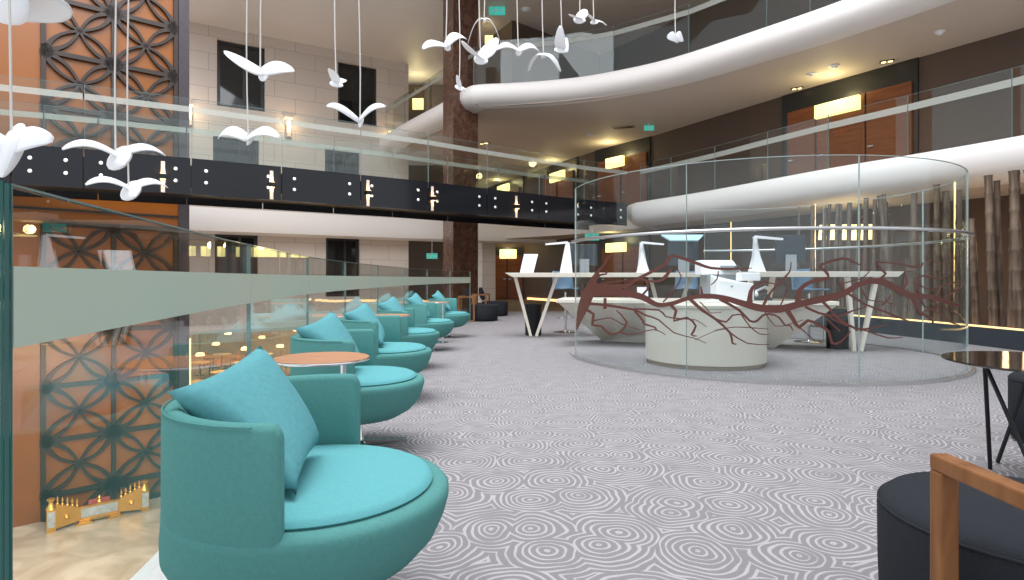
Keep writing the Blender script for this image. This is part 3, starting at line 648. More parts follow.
for px, Z, r in sorted(bam):
    x = (px - CX) / F * Z; base = Vector((x, Z, .30))
    # keep the pole on the plinth: slide along the sight line onto the plinth's centre line
    q = ray_poly(px, [Vector(p) + Vector((.28, 0)) for p in PL]) if px < 1100 else Vector((x, Z))
    off = random.uniform(-.12, .12); base = Vector((q.x + off * .6, q.y + off, .30)); h = 2.5 - short.get(px, random.uniform(0, .18))
    lean = Vector((random.uniform(-.12, .12), random.uniform(-.05, .05), 0)); 
    if px == 896: lean = Vector((-.33, 0, 0))
    pts, rs = [], []; nseg = 8; ph = random.uniform(-.1, .1)
    for k in range(nseg):
        z0, z1 = k / nseg, (k + 1) / nseg
        for t_, rr in ((z0 + .004, 1.12), (z0 + .02, .97), (z1 - .02, .96), (z1 - .004, 1.1)):
            pts.append(base + lean * t_ + Vector((0, 0, h * t_))); rs.append(r * rr * (1 - .12 * t_))
    tall = 'short' if short.get(px, 0) > .5 else ('slanting' if abs(lean.x) > .25 else 'tall')
    where = 'behind the left bamboo cluster' if 0 else ('in the left half behind the glass' if px < 868 else ('in the right half behind the glass' if px < 980 else 'right of the curved glass'))
    key = (tall, where); seen[key] = seen.get(key, -1) + 1
    o = obj('bamboo_pole', MB().tube(pts, rs, 10), 'bamboo', smooth=True, base=base, angle=70)
    tag(o, '%s bamboo pole, %s' % (tall, where) if tall == 'slanting' else '%s bamboo pole, %s among %s ones %s' % (tall, ORDW[seen[key]], tall, where), 'bamboo', 'bamboo poles on the dark plinth')
# lit pendant shades deeper in, behind the bamboo
sh = None
for j, (px, lb) in enumerate(((826, 'leftmost'), (836, 'second'), (847, 'third'), (861, 'rightmost and largest'))):
    w_ = .13 if j < 3 else .21; loc = P(px, 233, 14.6)
    t = thing('pendant_lamp', 'glowing square pendant shade seen between bamboo poles, %s of four' % lb, 'lamp', loc, 0, 'square pendants behind the bamboo')
    obj('lamp_shade', MB().hull([(-w_, -w_, -.16), (w_, -w_, -.16), (w_, w_, -.16), (-w_, w_, -.16)], [(-w_ * .8, -w_ * .8, .2), (w_ * .8, -w_ * .8, .2), (w_ * .8, w_ * .8, .2), (-w_ * .8, w_ * .8, .2)]), 'glowsoft', t, world=False)
    obj('cord', MB().tube([(0, 0, .2), (0, 0, 2.88 - loc.z)], .008, 6), 'darkframe', t, world=False)
point('bar_glow', P(845, 240, 14.0), 14, (1, .75, .42), .3); point('bar_glow', (8.8, 10.6, 1.6), 12, (1, .68, .38), .3)
point('bar_glow', (9.4, 12.6, 1.2), 10, (1, .6, .3), .3)
# tall amber lit columns on the wall behind
for j, px in enumerate((737, 800, 939)):
    p = ray_poly(px, PL if px > 770 else WALL) + Vector((.5, .3)) if px > 770 else ray_poly(px, WALL) + Vector((-.3, -.3))
    tag(obj('light_column', MB().tube([(p.x, p.y, .02), (p.x, p.y, 2.85)], .015, 8), 'glow'), ['thin glowing amber upright tube behind the white printer', 'thin glowing amber upright tube at the far end of the bamboo', 'thin glowing amber upright tube behind the right end of the curved glass'][j], 'light', 'amber light tubes')

# ------------------------------------------------------------------ reception: curved glass screen with the branch film
def cyl_hit(px, r):
    t = (px - CX) / F; A = 1 + t * t; B = -2 * (t * PC.x + PC.y); C_ = PC.x ** 2 + PC.y ** 2 - r * r; D = B * B - 4 * A * C_
    D = max(D, 0); Z = (-B - math.sqrt(D)) / (2 * A); return Vector((t * Z, Z))
ang = lambda p: math.atan2(p.y - PC.y, p.x - PC.x) % (2 * math.pi)
GR = PR - .05
def arc(r, a0, a1, z0, z1, t=.016, step=.05):
    n = max(2, int(abs(a1 - a0) / step)); rows = [[(PC.x + q * math.cos(a), PC.y + q * math.sin(a), z) for q, z in ((r - t / 2, z0), (r + t / 2, z0), (r + t / 2, z1), (r - t / 2, z1))] for a in [a0 + (a1 - a0) * k / n for k in range(n + 1)]]
    return MB().grid(rows, close_v=True, caps=True)
screen = thing('glass_screen', 'tall curved clear glass screen around the reception desk', 'screen', (PC.x, PC.y, .018))
aj = [ang(cyl_hit(575.5, GR)), ang(cyl_hit(686.5, GR)), ang(cyl_hit(859, GR)), R(322), R(360), R(400), R(446)]
for i, (p, q) in enumerate(zip(aj, aj[1:])):
    gp = obj('glass_panel', arc(GR, p + .0006, q - .0006, .018, 2.36), 'glass2', screen, smooth=True)
    e = arc(GR, p + .0006, q - .0006, 2.36, 2.366, .018)
    for a in (p + .0008, q - .0008): e.box((PC.x + GR * math.cos(a), PC.y + GR * math.sin(a), 1.19), (.018, .0015, 2.34), a)
    obj('glass_edge', e, 'edgew', gp)
hr = [(PC.x + (GR + .05) * math.cos(a), PC.y + (GR + .05) * math.sin(a), 1.61) for a in [aj[0] - .01 + (aj[-1] - aj[0] + .01) * k / 120 for k in range(121)]]
rail = obj('handrail', MB().tube(hr, .02, 10), 'steel', screen, smooth=True)
for k in range(0, 121, 10):
    a = aj[0] + (aj[-1] - aj[0]) * k / 120; c = Vector((PC.x + (GR + .025) * math.cos(a), PC.y + (GR + .025) * math.sin(a), 1.6)); obj('rail_bracket', MB().box(c, (.05, .02, .02), a), 'steel', rail)
# film strokes (x, y) with widths in photo pixels
ST = [
 ([(576.8, 330), (579, 320), (582.5, 309), (587, 297), (592, 284), (597.7, 272)], [1, 5, 9, 11, 8, 3]),
 ([(584, 296), (592, 291), (603, 291.7), (622.5, 292.8), (642, 297), (657, 304.6), (672, 303.5), (689, 298), (706.5, 296), (724, 298), (743, 303.5), (760.4, 308), (780, 309), (801.5, 303.6), (823, 299), (842.5, 294), (860, 284), (877, 281), (892, 286), (909, 295), (931, 297), (948, 302.6), (960, 306)], [10, 11, 9, 7, 6, 4.5, 4, 4, 4.5, 5, 6, 7, 7, 6.5, 6.5, 6, 5, 6, 6, 6, 5, 4, 2.5]),
 ([(597.7, 273), (601, 268), (605, 264), (608.5, 257), (613, 255)], [3, 2.5, 2, 2, 1]),
 ([(595, 280), (600, 275), (606, 274), (607, 271)], [2.5, 2, 1.5, 1]),
 ([(592, 285), (610, 286), (629, 285), (635.4, 280), (655, 270), (665.6, 263.7), (669, 258), (675, 256), (698, 263.7), (711, 268), (732, 269), (752, 268)], [4, 3, 3, 3, 3, 3.4, 3.4, 3, 3, 2.5, 2, .8]),
 ([(640, 278), (648, 281), (659, 281), (665.6, 276.6), (672, 268)], [2, 2, 2.5, 3.4, 1.5]),
 ([(645, 279), (648, 284), (647, 290), (641, 296)], [2, 2, 2, 2]),
 ([(701, 286), (702, 295)], [1, 3]), ([(718.4, 271), (717, 279), (711, 285)], [1, 1.2, 1]),
 ([(676, 268), (681, 276), (677, 286), (668, 297), (663, 302)], [.7, 1, 1, 1.3, 1.5]),
 ([(749.6, 303), (750.7, 291.7), (755, 285), (764.7, 282)], [6, 4, 2.5, 1.5]), ([(764.7, 282), (775, 284), (783, 283)], [1.5, 1, .6]),
 ([(763.6, 305), (771, 291.7), (779, 283), (789.5, 272), (791, 262)], [3, 2, 2, 1.5, .8]),
 ([(779, 308), (785, 296), (787, 287), (783, 283)], [1.4, 1.2, 1, .8]),
 ([(798, 302), (800, 289.7), (811, 281.8), (828.7, 277.8), (824, 270), (821, 265), (842.5, 258.4), (852, 261), (860, 265)], [6, 4.5, 3.5, 3.2, 2.5, 2.4, 2.4, 1.6, 1]),
 ([(877, 281), (885.6, 273.5), (876, 262.7), (900.7, 264), (918, 268), (923, 262.7)], [3, 2.4, 2, 1.4, 2, 1.4]),
 ([(903, 289.7), (907, 282), (905, 271.3), (915, 272)], [2, 1.6, 1.2, .7]), ([(920, 295), (917, 283), (923, 275.6), (939.5, 279), (950, 273.5)], [2.2, 1.8, 1.5, 1.2, .6]),
 ([(917, 283), (930, 290), (938, 287)], [1, .9, .6]), ([(938, 297), (941, 287), (952.4, 283), (961, 281)], [1.5, 1.2, 1.2, .6]),
 ([(944, 300), (954.6, 291), (962, 287.5), (966, 281)], [1.4, 1.2, 1, .6]), ([(925, 256), (935, 262), (948, 262), (957, 256)], [.9, .9, .8, .5]),
 ([(838, 281), (841, 285), (844.6, 292)], [1.5, 2, 3]), ([(841, 284), (852, 281), (864, 277), (872, 268)], [1.4, 1, 1, .6]),
 ([(583.7, 309), (593.4, 314), (592.3, 325), (601, 326), (609.6, 333.8), (620, 331.6), (626.8, 322), (616, 310)], [3, 2.4, 2.2, 2, 2, 1.6, 1.6, .8]),
 ([(592, 321), (602, 319), (611, 318), (622, 324), (640, 330)], [1.4, 1, 1, .8, .5]),
 ([(620, 331.6), (628, 335), (640, 332.7), (655, 329.4), (665.6, 335)], [2, 1.4, 1, 1, .6]),
 ([(588, 303.6), (603, 304.7), (618, 307), (635, 310), (646, 315.4), (659, 320), (674, 332.7), (693.6, 338), (706.5, 343.4)], [3, 2.6, 2.4, 2, 1.6, 1.3, 1, .8, .5]),
 ([(605, 298), (605, 309)], [2.5, 3]), ([(634, 310), (643, 320.8), (644, 324), (655, 327.3), (656, 331)], [2, 1.8, 1.8, 1.4, 1]),
 ([(670, 304.6), (676, 311), (674, 320.8), (687, 317.6), (695.8, 326), (691.5, 334.8), (697, 336)], [3, 2.6, 2.2, 2, 2, 2.2, .7]),
 ([(634, 309), (659, 310), (665.6, 316.5), (680.7, 318.7), (696, 320), (706.5, 327)], [1.6, 1.6, 1.3, 1.2, .8, .5]),
 ([(690, 299), (702, 310), (715, 318.7), (730, 332.7), (732.4, 343), (736.7, 344)], [3.4, 3, 2.4, 2.2, 2, .8]),
 ([(715, 318.7), (726, 322), (732.4, 315.4), (743, 314.4)], [1.6, 1.8, 1.5, 1]), ([(730, 332.7), (747.5, 343.4), (769, 344.5)], [1.6, 1, .5]),
 ([(719.5, 299), (739, 310), (749.6, 320.8), (757, 321), (762.6, 315.4), (770, 314), (779, 317.4), (785, 325.3), (790, 325.3), (793, 331)], [3, 2.6, 2.2, 2.2, 2, 1.8, 1.8, 1.6, 1.4, .7]),
 ([(741, 314), (749.6, 326), (760, 334), (769, 334)], [1.5, 1.2, 1, .6]), ([(715, 330), (735, 327), (755, 328), (768, 329)], [.5, .9, .9, .5]),
 ([(700, 302), (707, 309), (711, 313), (722, 312)], [1, .9, .8, .5]), ([(695, 340), (715, 331), (728, 329)], [.5, .7, .5]),
 ([(765, 312), (775, 326), (790, 324), (803, 320)], [1.2, .8, .8, .6]),
 ([(787, 310), (793, 319), (799, 327.3), (808, 320.4), (818, 325), (828.7, 331.3), (831.7, 343), (840.6, 342), (850.5, 331.3)], [5, 4, 3.4, 2.8, 2.8, 2.6, 2.4, 1.8, 1]),
 ([(799, 327), (806, 333), (815, 341)], [1.4, 1.1, .6]), ([(805, 306.5), (818.8, 313), (838.6, 316), (852, 311), (866, 307)], [2.6, 2.2, 2, 1.6, .8]),
 ([(823, 302), (830, 309), (836, 317), (855.4, 328.5), (872, 328), (887.8, 324)], [3, 2.4, 2.4, 2.2, 1.6, .7]),
 ([(826, 315), (845, 325), (866, 330.6), (888, 338), (903, 337)], [1.4, 1.4, 1.6, 1.3, .5]), ([(840, 331), (833, 325), (824, 316)], [1.6, 1.4, 1]),
 ([(849, 294), (866, 304.7), (883.4, 311), (903, 319), (913.6, 323)], [2.4, 1.9, 1.6, 1.6, .8]), ([(890, 313), (896, 318), (900, 317)], [1, .8, .5]),
 ([(862, 289.7), (866, 297), (870.5, 300.4), (884, 302), (896, 304.7)], [1.5, 1.2, 1, 1, .5]), ([(882, 306), (889, 298), (891, 294)], [1.4, 1.2, .6]),
 ([(911.5, 296), (917, 306), (921, 313.4), (931, 317.7), (933, 323)], [4, 3, 2.6, 2.2, 1.4]), ([(922, 298), (924, 306), (939.5, 313), (948, 321), (959, 325)], [2, 1.6, 1.6, 1.6, .7]),
 ([(931, 298), (939.5, 307), (952, 311), (963, 317.7)], [1.6, 1.3, 1, .5]), ([(921, 313), (930, 309), (937, 310)], [1, .9, .5]),
 ([(600, 284), (620, 281), (640, 281)], [1.4, 1.2, .8]), ([(600, 288), (616, 287.5), (633, 288)], [1.6, 1.4, .6]),
]
def film():
    mb = MB(); rr = GR + .011
    for pts, ws in ST:
        pw = [Vector((x, y, w_)) for (x, y), w_ in zip(pts, ws)]; n_sub = 5 if len(pts) > 8 and ws[0] > 8 else 2; sp = spline(pw, n_sub) if len(pw) > 2 else pw; rows = []
        for i, v in enumerate(sp):
            a, b = sp[max(0, i - 1)], sp[min(len(sp) - 1, i + 1)]; d = Vector((b.x - a.x, b.y - a.y)); d = d.normalized() if d.length else Vector((1, 0)); n = Vector((-d.y, d.x)) * max(v.z, .55) * .52
            row = []
            for s in (1, -1):
                x, y = min(v.x + n.x * s, 972), v.y + n.y * s; h = cyl_hit(x, rr); z = H + (HY - y) / F * h.y; o_ = (h - PC).normalized() * .003
                row.append((h, z, o_))
            (h1, z1, o1), (h2, z2, o2) = row
            rows.append([(h1.x - o1.x, h1.y - o1.y, z1), (h1.x + o1.x, h1.y + o1.y, z1), (h2.x + o2.x, h2.y + o2.y, z2), (h2.x - o2.x, h2.y - o2.y, z2)])
        mb.grid(rows, close_v=True, caps=True)
    return mb
obj('branch_film', film(), 'brown', screen)

# cream drum counter
dc, dr = Vector((2.47, 7.70)), .74
t = thing('reception_counter', 'cream drum-fronted reception counter behind the branch film', 'desk', (dc.x, dc.y, .018))
obj('plinth', MB().lathe([(dr - .03, .018), (dr - .03, .075)], (dc.x, dc.y, 0), 64), 'cream2', t, smooth=True)
obj('body', MB().lathe([(dr, .07), (dr, .74)], (dc.x, dc.y, 0), 64), 'cream', t, smooth=True)
obj('counter_top', MB().lathe([(dr + .012, .742), (dr + .015, .775), (dr, .785), (.0, .785)], (dc.x, dc.y, 0), 64), 'cream', t, smooth=True)
# boat shaped desk behind
t = thing('reception_desk', 'long cream boat-shaped desk with slanting ends, behind the drum counter', 'desk', (2.9, 9.4, .018))
bot = [(1.55, 10.25), (4.04, 9.25), (4.1, 9.9), (1.7, 10.6)]
top = [(.74, 9.5), (4.62, 8.55), (4.75, 9.5), (.95, 10.5)]
obj('body', MB().hull([(x, y, .02) for x, y in bot], [(x, y, .70) for x, y in top]), 'cream', t)
ctr = Vector((2.8, 9.6)); tp = [ctr + (Vector(p) - ctr) * 1.02 for p in top]
obj('desk_top', MB().prism([(p.x, p.y) for p in tp], .705, .765), 'cream', t, bevel=.008)
# high tables
def vleg(foot, xa, xb, ztop, spread=.0):
    o = []
    for xt in (xa, xb):
        m_ = MB(); f = Vector((foot.x + (.05 if xt > foot.x else -.05), foot.y, .02)); tp_ = Vector((xt, foot.y + spread, ztop)); m_.tube([f, tp_], [.035, .045], 4); o.append(m_)
    return o
def hightable(label, x0, x1, y0, y1, feet):
    t = thing('high_table', label, 'table', ((x0 + x1) / 2, (y0 + y1) / 2, 0))
    mb = MB().hull([(x0 + .14, y0, 1.115), (x1 - .08, y0, 1.115), (x1 - .08, y1, 1.115), (x0 + .14, y1, 1.115)], [(x0, y0, 1.17), (x0, y0, 1.20), ][:0] or [(x0, y0 - .01, 1.195), (x1, y0 - .01, 1.195), (x1, y1, 1.195), (x0, y1, 1.195)])
    obj('tabletop', mb, 'cream', t, bevel=.006)
    for fx, fy, xa, xb in feet:
        for m_ in vleg(Vector((fx, fy)), xa, xb, 1.12): obj('leg', m_, 'cream', t)
    return t
hightable('long cream high table with V legs, its pointed left end beyond the glass', -.13, 3.68, 10.85, 11.6, [(.40, 11.15, .06, .83), (2.95, 11.3, 2.6, 3.35)])
hightable('cream high table with V legs at the right end of the reception', 3.52, 5.72, 8.75, 9.4, [(5.10, 8.86, 4.95, 5.38), (3.75, 9.2, 3.65, 4.0)])
# bins
def binn(c, r0, r1, h, label):
    t = thing('waste_bin', label, 'bin', (c[0], c[1], c[2]))
    obj('body', MB().lathe([(r0, 0), (r1, h), (r1 - .02, h), (r0 - .02, .03), (0.001, .03)], n=32), 'blackmet', t, world=False, smooth=True)
    obj('rim', MB().lathe([(r1 + .008, h - .05), (r1 + .008, h), (r1 - .02, h + .005)], n=32), 'blackmet', t, world=False, smooth=True)
binn((.41, 11.55, 0), .155, .165, .60, 'black round waste bin between V legs under the long high table')
binn((5.00, 9.22, .018), .155, .165, .62, 'black tapered waste bin by the V leg of the right high table')
# desk objects
TZ = 1.197
def desk_lamp(px, Z, side, label):
    x = (px - CX) / F * Z; t = thing('desk_lamp', label, 'lamp', (x, Z, TZ), 0, 'white wedge desk lamps')
    hgt = .56 if Z > 10 else .52; w_ = .115
    obj('stand', MB().hull([(-w_ * side, -.05, 0), (w_ * side, -.05, 0), (w_ * side, .05, 0), (-w_ * side, .05, 0)], [(.03 * side - .035, -.02, hgt), (.03 * side + .035, -.02, hgt), (.03 * side + .035, .02, hgt), (.03 * side - .035, .02, hgt)]), 'whitep', t, world=False)
    obj('lamp_head', MB().hull([(.03 * side, -.035, hgt - .02), (-.38 * side, -.035, hgt - .05), (-.38 * side, .035, hgt - .05), (.03 * side, .035, hgt - .02)], [(.03 * side, -.035, hgt + .02), (-.38 * side, -.035, hgt - .02), (-.38 * side, .035, hgt - .02), (.03 * side, .035, hgt + .02)]), 'whitep', t, world=False)
desk_lamp(566, 11.1, 1, 'white wedge desk lamp with arm to the left, beside the tilted white panel')
desk_lamp(643, 11.1, -1, 'white wedge desk lamp with arm to the right, middle of the long table')
desk_lamp(757, 9.0, -1, 'white wedge desk lamp beside the white printer, arm toward the bamboo')
def monitor(px, Z, w_, h_, label, back=True, z=TZ, rz=0, tilt=0):
    x = (px - CX) / F * Z; t = thing('monitor', label, 'monitor', (x, Z, z), rz)
    mt = Matrix.Rotation(R(tilt), 3, 'X')
    obj('display', MB().box((0, 0, .14 + h_ / 2), (w_, .035, h_), mtx=mt), 'screen' if back else 'greyp', t, world=False, bevel=.008)
    obj('stand', MB().box((0, -.05, .13), (w_ * .36, .015, .26)), 'greyp', t, world=False, bevel=.004)
    obj('foot', MB().box((0, -.02, .006), (w_ * .4, .2, .012)), 'greyp', t, world=False)
monitor(584, 11.35, .50, .40, 'dark monitor with grey stand behind the left wedge lamp')
monitor(683, 11.35, .58, .46, 'dark monitor seen from behind under the pale tilted panel, middle of long table')
monitor(790, 9.2, .44, .42, 'slate monitor seen from behind on the right high table', rz=R(-8))
t = thing('tilted_display', 'pale blue tilted display panel on top of the middle monitor', 'screen', P(684, 238, 11.2))
obj('panel', MB().hull([(-.26, -.05, -.04), (.26, -.05, -.04), (.26, .0, -.06), (-.26, 0, -.06)], [(-.40, .1, .07), (.40, .1, .07), (.40, .14, .05), (-.40, .14, .05)]), 'tealscreen', t, world=False)
obj('stem', MB().tube([(0, .15, -.03), (0, .22, -.03), (0, .22, TZ - t.location.z)], .015, 8), 'greyp', t, world=False)
# tilted white sign panel
x = (528 - CX) / F * 11.1; t = thing('display_board', 'white tilted blank display board at the pointed table end', 'board', (x, 11.1, TZ))
obj('panel', MB().hull([(-.15, 0, 0), (.10, 0, 0), (.10, .012, 0), (-.15, .012, 0)], [(-.07, .10, .35), (.19, .10, .35), (.19, .112, .35), (-.07, .112, .35)]), 'whitep', t, world=False)
obj('prop', MB().box((0, .12, .1), (.1, .015, .24), mtx=Matrix.Rotation(R(12), 3, 'X')), 'whitep', t, world=False)
# printers
x = (729 - CX) / F * 9.3; t = thing('printer', 'white desktop printer beside the right wedge lamp, above the larger machine', 'printer', (x, 9.75, .768))
obj('stand', MB().box((0, 0, .19), (.5, .4, .38)), 'greyp', t, world=False)
obj('body', MB().hull([(-.33, -.2, .38), (.33, -.2, .38), (.33, .22, .38), (-.33, .22, .38)], [(-.33, -.12, .62), (.18, -.12, .62), (.28, .22, .62), (-.33, .22, .62)]), 'whitep', t, world=False, bevel=.02)
obj('paper_tray', MB().box((.12, -.2, .5), (.3, .14, .03), mtx=Matrix.Rotation(R(15), 3, 'X')), 'screen', t, world=False)
t = thing('office_machine', 'large white office machine standing on the cream drum counter', 'machine', ((732 - CX) / F * 8.35 + .1, 8.45, .787))
t.location = ((732 - CX) / F * 8.2, 8.12, .787)
obj('body', MB().hull([(-.28, -.13, 0), (.22, -.13, 0), (.22, .14, 0), (-.28, .14, 0)], [(-.28, -.13, .30), (.22, -.13, .24), (.22, .14, .24), (-.28, .14, .36)]), 'whitep', t, world=False, bevel=.015)
obj('screen_head', MB().box((.18, -.02, .33), (.26, .2, .11)), 'whitep', t, world=False, bevel=.012)
obj('button', MB().lathe([(.014, 0), (.012, .008)], n=12).__class__().box((-.08, -.134, .2), (.025, .01, .025)), 'greyp', t, world=False)
# telephone
t = thing('telephone', 'black desk telephone with handset beside the white office machine', 'telephone', (3.72, 8.95, .767))
obj('base', MB().hull([(-.13, -.1, 0), (.13, -.1, 0), (.13, .1, 0), (-.13, .1, 0)], [(-.13, -.1, .03), (.13, -.1, .03), (.13, .1, .1), (-.13, .1, .1)]), 'screen', t, world=False, bevel=.01)
obj('handset', MB().tube([(-.12, -.12, .08), (-.1, -.06, .14), (.08, .06, .2), (.12, .08, .18)], [.028, .018, .018, .03], 10), 'whitep', t, world=False, smooth=True)
obj('cord', MB().tube([(-.12 + .02 * k, -.1 + .02 * math.sin(k * 2), .07 + .015 * math.sin(k * 1.3)) for k in range(9)], .006, 6), 'screen', t, world=False)
tag(obj('paper_stack', MB().box((2.62, 8.7 - .9, .795), (.26, .2, .016), .2), 'paper', base=(2.62, 7.8, .787)), 'short stack of white paper on the drum counter', 'paper')
x = (644 - CX) / F * 9.35; t = thing('card_holder', 'small white square card holder on the left wing of the cream desk', 'holder', (x, 9.45, .767))
obj('card', MB().box((0, 0, .1), (.17, .02, .18), mtx=Matrix.Rotation(R(-8), 3, 'X')), 'whitep', t, world=False); obj('foot', MB().box((0, .02, .005), (.17, .08, .012)), 'greyp', t, world=False)
# laptop-like notebook
# bar stools
def make_stool():
    t = thing('bar_stool', 'slate blue bar stool by the left V legs, left of the glass edge', 'stool', (1.08, 12.1, 0), 0, 'slate blue bar stools at the reception')
    obj('base', MB().lathe([(.24, 0), (.24, .012), (.05, .03), (.03, .05)], n=32), 'chrome', t, world=False, smooth=True)
    obj('post', MB().lathe([(.022, .03), (.022, .82)], n=16), 'chrome', t, world=False, smooth=True)
    rows = []
    for i in range(9):
        u = i / 8; row = []
        for j in range(9):
            v = j / 8 - .5
            if u < .55: y, z = -.22 + u / .55 * .40, .86 + .02 * math.cos(v * 6) + (v * v) * .16
            else: q = (u - .55) / .45; y, z = .18 + .07 * q, .87 + .36 * q + (v * v) * .05
            row.append(Vector((v * .46 * (1 - .15 * max(0, u - .6)), y - (v * v) * (.2 if u > .55 else 0), z)))
        rows.append(row)
    mb = MB().grid(rows); o = obj('seat_shell', mb, 'seatblue', t, world=False, smooth=True); s_ = o.modifiers.new('s', 'SOLIDIFY'); s_.thickness = .025
    obj('footrest', MB().tube([(.16 * math.cos(a), .16 * math.sin(a), .3) for a in [2 * math.pi * k / 24 for k in range(25)]], .009, 6), 'chrome', t, world=False, smooth=True)
    return t
st = make_stool(); st.rotation_euler = (0, 0, R(15))
dup(st, (3.48, 12.0, 0), R(-20), 'slate blue bar stool behind the middle of the long high table')
dup(st, (5.0, 10.1, .018), R(20), 'slate blue bar stool behind the right high table, near the tapered bin')

# ------------------------------------------------------------------ tub chairs
def make_tub():
    t = thing('tub_chair', 'nearest big turquoise swivel tub chair by the glass', 'armchair', (0, 0, 0), 0, 'turquoise tub chairs along the glass')
    r = .41
    prof = [(.02, .185), (.22, .19), (.30, .21), (.36, .25), (.393, .30), (.406, .36), (r, .41), (r, .432), (r - .012, .446), (r - .03, .45), (.02, .45)]
    sh_ = MB().lathe(prof, n=72)
    for v in sh_.v: v.x -= .045 * max(0, .40 - v.z) / .2
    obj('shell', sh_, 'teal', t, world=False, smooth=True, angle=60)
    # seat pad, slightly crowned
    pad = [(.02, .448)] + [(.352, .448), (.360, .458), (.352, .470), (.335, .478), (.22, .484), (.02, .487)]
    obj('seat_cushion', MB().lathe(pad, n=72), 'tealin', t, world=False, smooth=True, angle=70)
    # backrest: half ring, rounded top, round corners at its two ends
    a0, a1 = R(84), R(277); n = 90; rows = []
    for k in range(n + 1):
        a = a0 + (a1 - a0) * k / n; e = min(k, n - k) / n * (a1 - a0) * .38
        drop = 0 if e > .024 else (.024 - math.sqrt(max(0, .024 ** 2 - (.024 - e) ** 2)))
        th = .030 if e > .016 else .018 + .012 * e / .016; zt = .735 - drop; ri, ro = .378 - th + .004, .378 + th
        rows.append([(q * math.cos(a), q * math.sin(a), z) for q, z in ((ri, .42), (ri, zt - .018), (ri + .012, zt - .004), (.378, zt), (ro - .012, zt - .004), (ro, zt - .018), (ro + .001, .45), (ro - .003, .36), (ro - .03, .36))])
    obj('backrest', MB().grid(rows, close_v=True, caps=True), 'teal', t, world=False, smooth=True, angle=50)
    pip = [((.378 + .028) * math.cos(a0 + (a1 - a0) * k / 40), (.378 + .028) * math.sin(a0 + (a1 - a0) * k / 40), .7285) for k in range(2, 39)]
    obj('piping', MB().tube(pip, .0028, 6), 'teal', t, world=False, smooth=True)
    obj('post', MB().lathe([(.05, .185), (.028, .17), (.028, .04), (.04, .025)], n=20), 'chrome', t, world=False, smooth=True)
    for k in range(4):
        a = k * math.pi / 2 + .45
        obj('foot', MB().hull([(.0, 0, 0)] * 0 or [Vector((.02 * math.cos(a) - .016 * math.sin(a), .02 * math.sin(a) + .016 * math.cos(a), .012)), Vector((.02 * math.cos(a) + .016 * math.sin(a), .02 * math.sin(a) - .016 * math.cos(a), .012)), Vector((.31 * math.cos(a) + .012 * math.sin(a), .31 * math.sin(a) - .012 * math.cos(a), 0)), Vector((.31 * math.cos(a) - .012 * math.sin(a), .31 * math.sin(a) + .012 * math.cos(a), 0))],
             [Vector((.02 * math.cos(a) - .016 * math.sin(a), .02 * math.sin(a) + .016 * math.cos(a), .045)), Vector((.02 * math.cos(a) + .016 * math.sin(a), .02 * math.sin(a) - .016 * math.cos(a), .045)), Vector((.31 * math.cos(a) + .012 * math.sin(a), .31 * math.sin(a) - .012 * math.cos(a), .016)), Vector((.31 * math.cos(a) - .012 * math.sin(a), .31 * math.sin(a) + .012 * math.cos(a), .016))]), 'chrome', t, world=False)
    return t
def pillow_mesh(c, bulge=.085):
    """c: four corners in order; a stuffed square with pinched corners and a crease"""
    c = [Vector(p) for p in c]; n = 18; nrm = ((c[2] - c[0]).cross(c[3] - c[1])).normalized(); A, B = [], []
    for i in range(n + 1):
        ra, rb = [], []
        for j in range(n + 1):
            u, v = i / n, j / n; x, y = 2 * u - 1, 2 * v - 1
            pin = 1 - .10 * ((1 - y * y) * x * x + (1 - x * x) * y * y)
            uu, vv = .5 + x * pin / 2, .5 + y * pin / 2
            p = c[0] * (1 - uu) * (1 - vv) + c[1] * uu * (1 - vv) + c[2] * uu * vv + c[3] * (1 - uu) * vv
            f = ((1 - x * x) * (1 - y * y)); h = bulge * f ** .37 * (1 if f > 0 else 0)
            wr = .009 * math.sin(7 * x + 4 * y) * f + .007 * math.sin(4 * x - 11 * y) * f + .006 * math.sin(15 * (x - y)) * f * (1 - f)
            ra.append(p + nrm * (h + wr)); rb.append(p - nrm * (h * .9))
        A.append(ra); B.append(rb)
    m_ = MB(); m_.grid(A); m_.grid(B); return m_
def make_pillow():
    c = [(-.33, -.24, .785), (-.22, .12, .875), (-.05, .20, .53), (.03, -.245, .50)]
    m_ = pillow_mesh(c, .085); o = obj('throw_pillow', m_, 'pillow', world=False, smooth=True, angle=80)
    bm = bmesh.new(); bm.from_mesh(o.data); bmesh.ops.remove_doubles(bm, verts=bm.verts, dist=.0008); bmesh.ops.recalc_face_normals(bm, faces=bm.faces); bm.to_mesh(o.data); bm.free()
    return tag(o, 'big plump turquoise pillow leaning in the nearest tub chair', 'pillow', 'pillows on the tub chairs')
tub = make_tub(); pil = make_pillow()
spots = [(-.625, 1.90, 0), (-1.0, 3.92, 4), (-1.16, 5.5, -4), (-1.28, 7.4, 3), (-1.27, 9.2, -3), (-1.17, 11.2, -12)]
names = ['nearest big', 'second', 'third', 'fourth', 'fifth', 'farthest']
wh = ['next to the front wooden table', 'just behind the front wooden table', 'between the front and middle wooden tables', 'just behind the middle wooden table', 'just before the farthest small table', 'last of the row near the dark armchairs']
pl_rot = [0, 6, 10, -8, 14, 40]
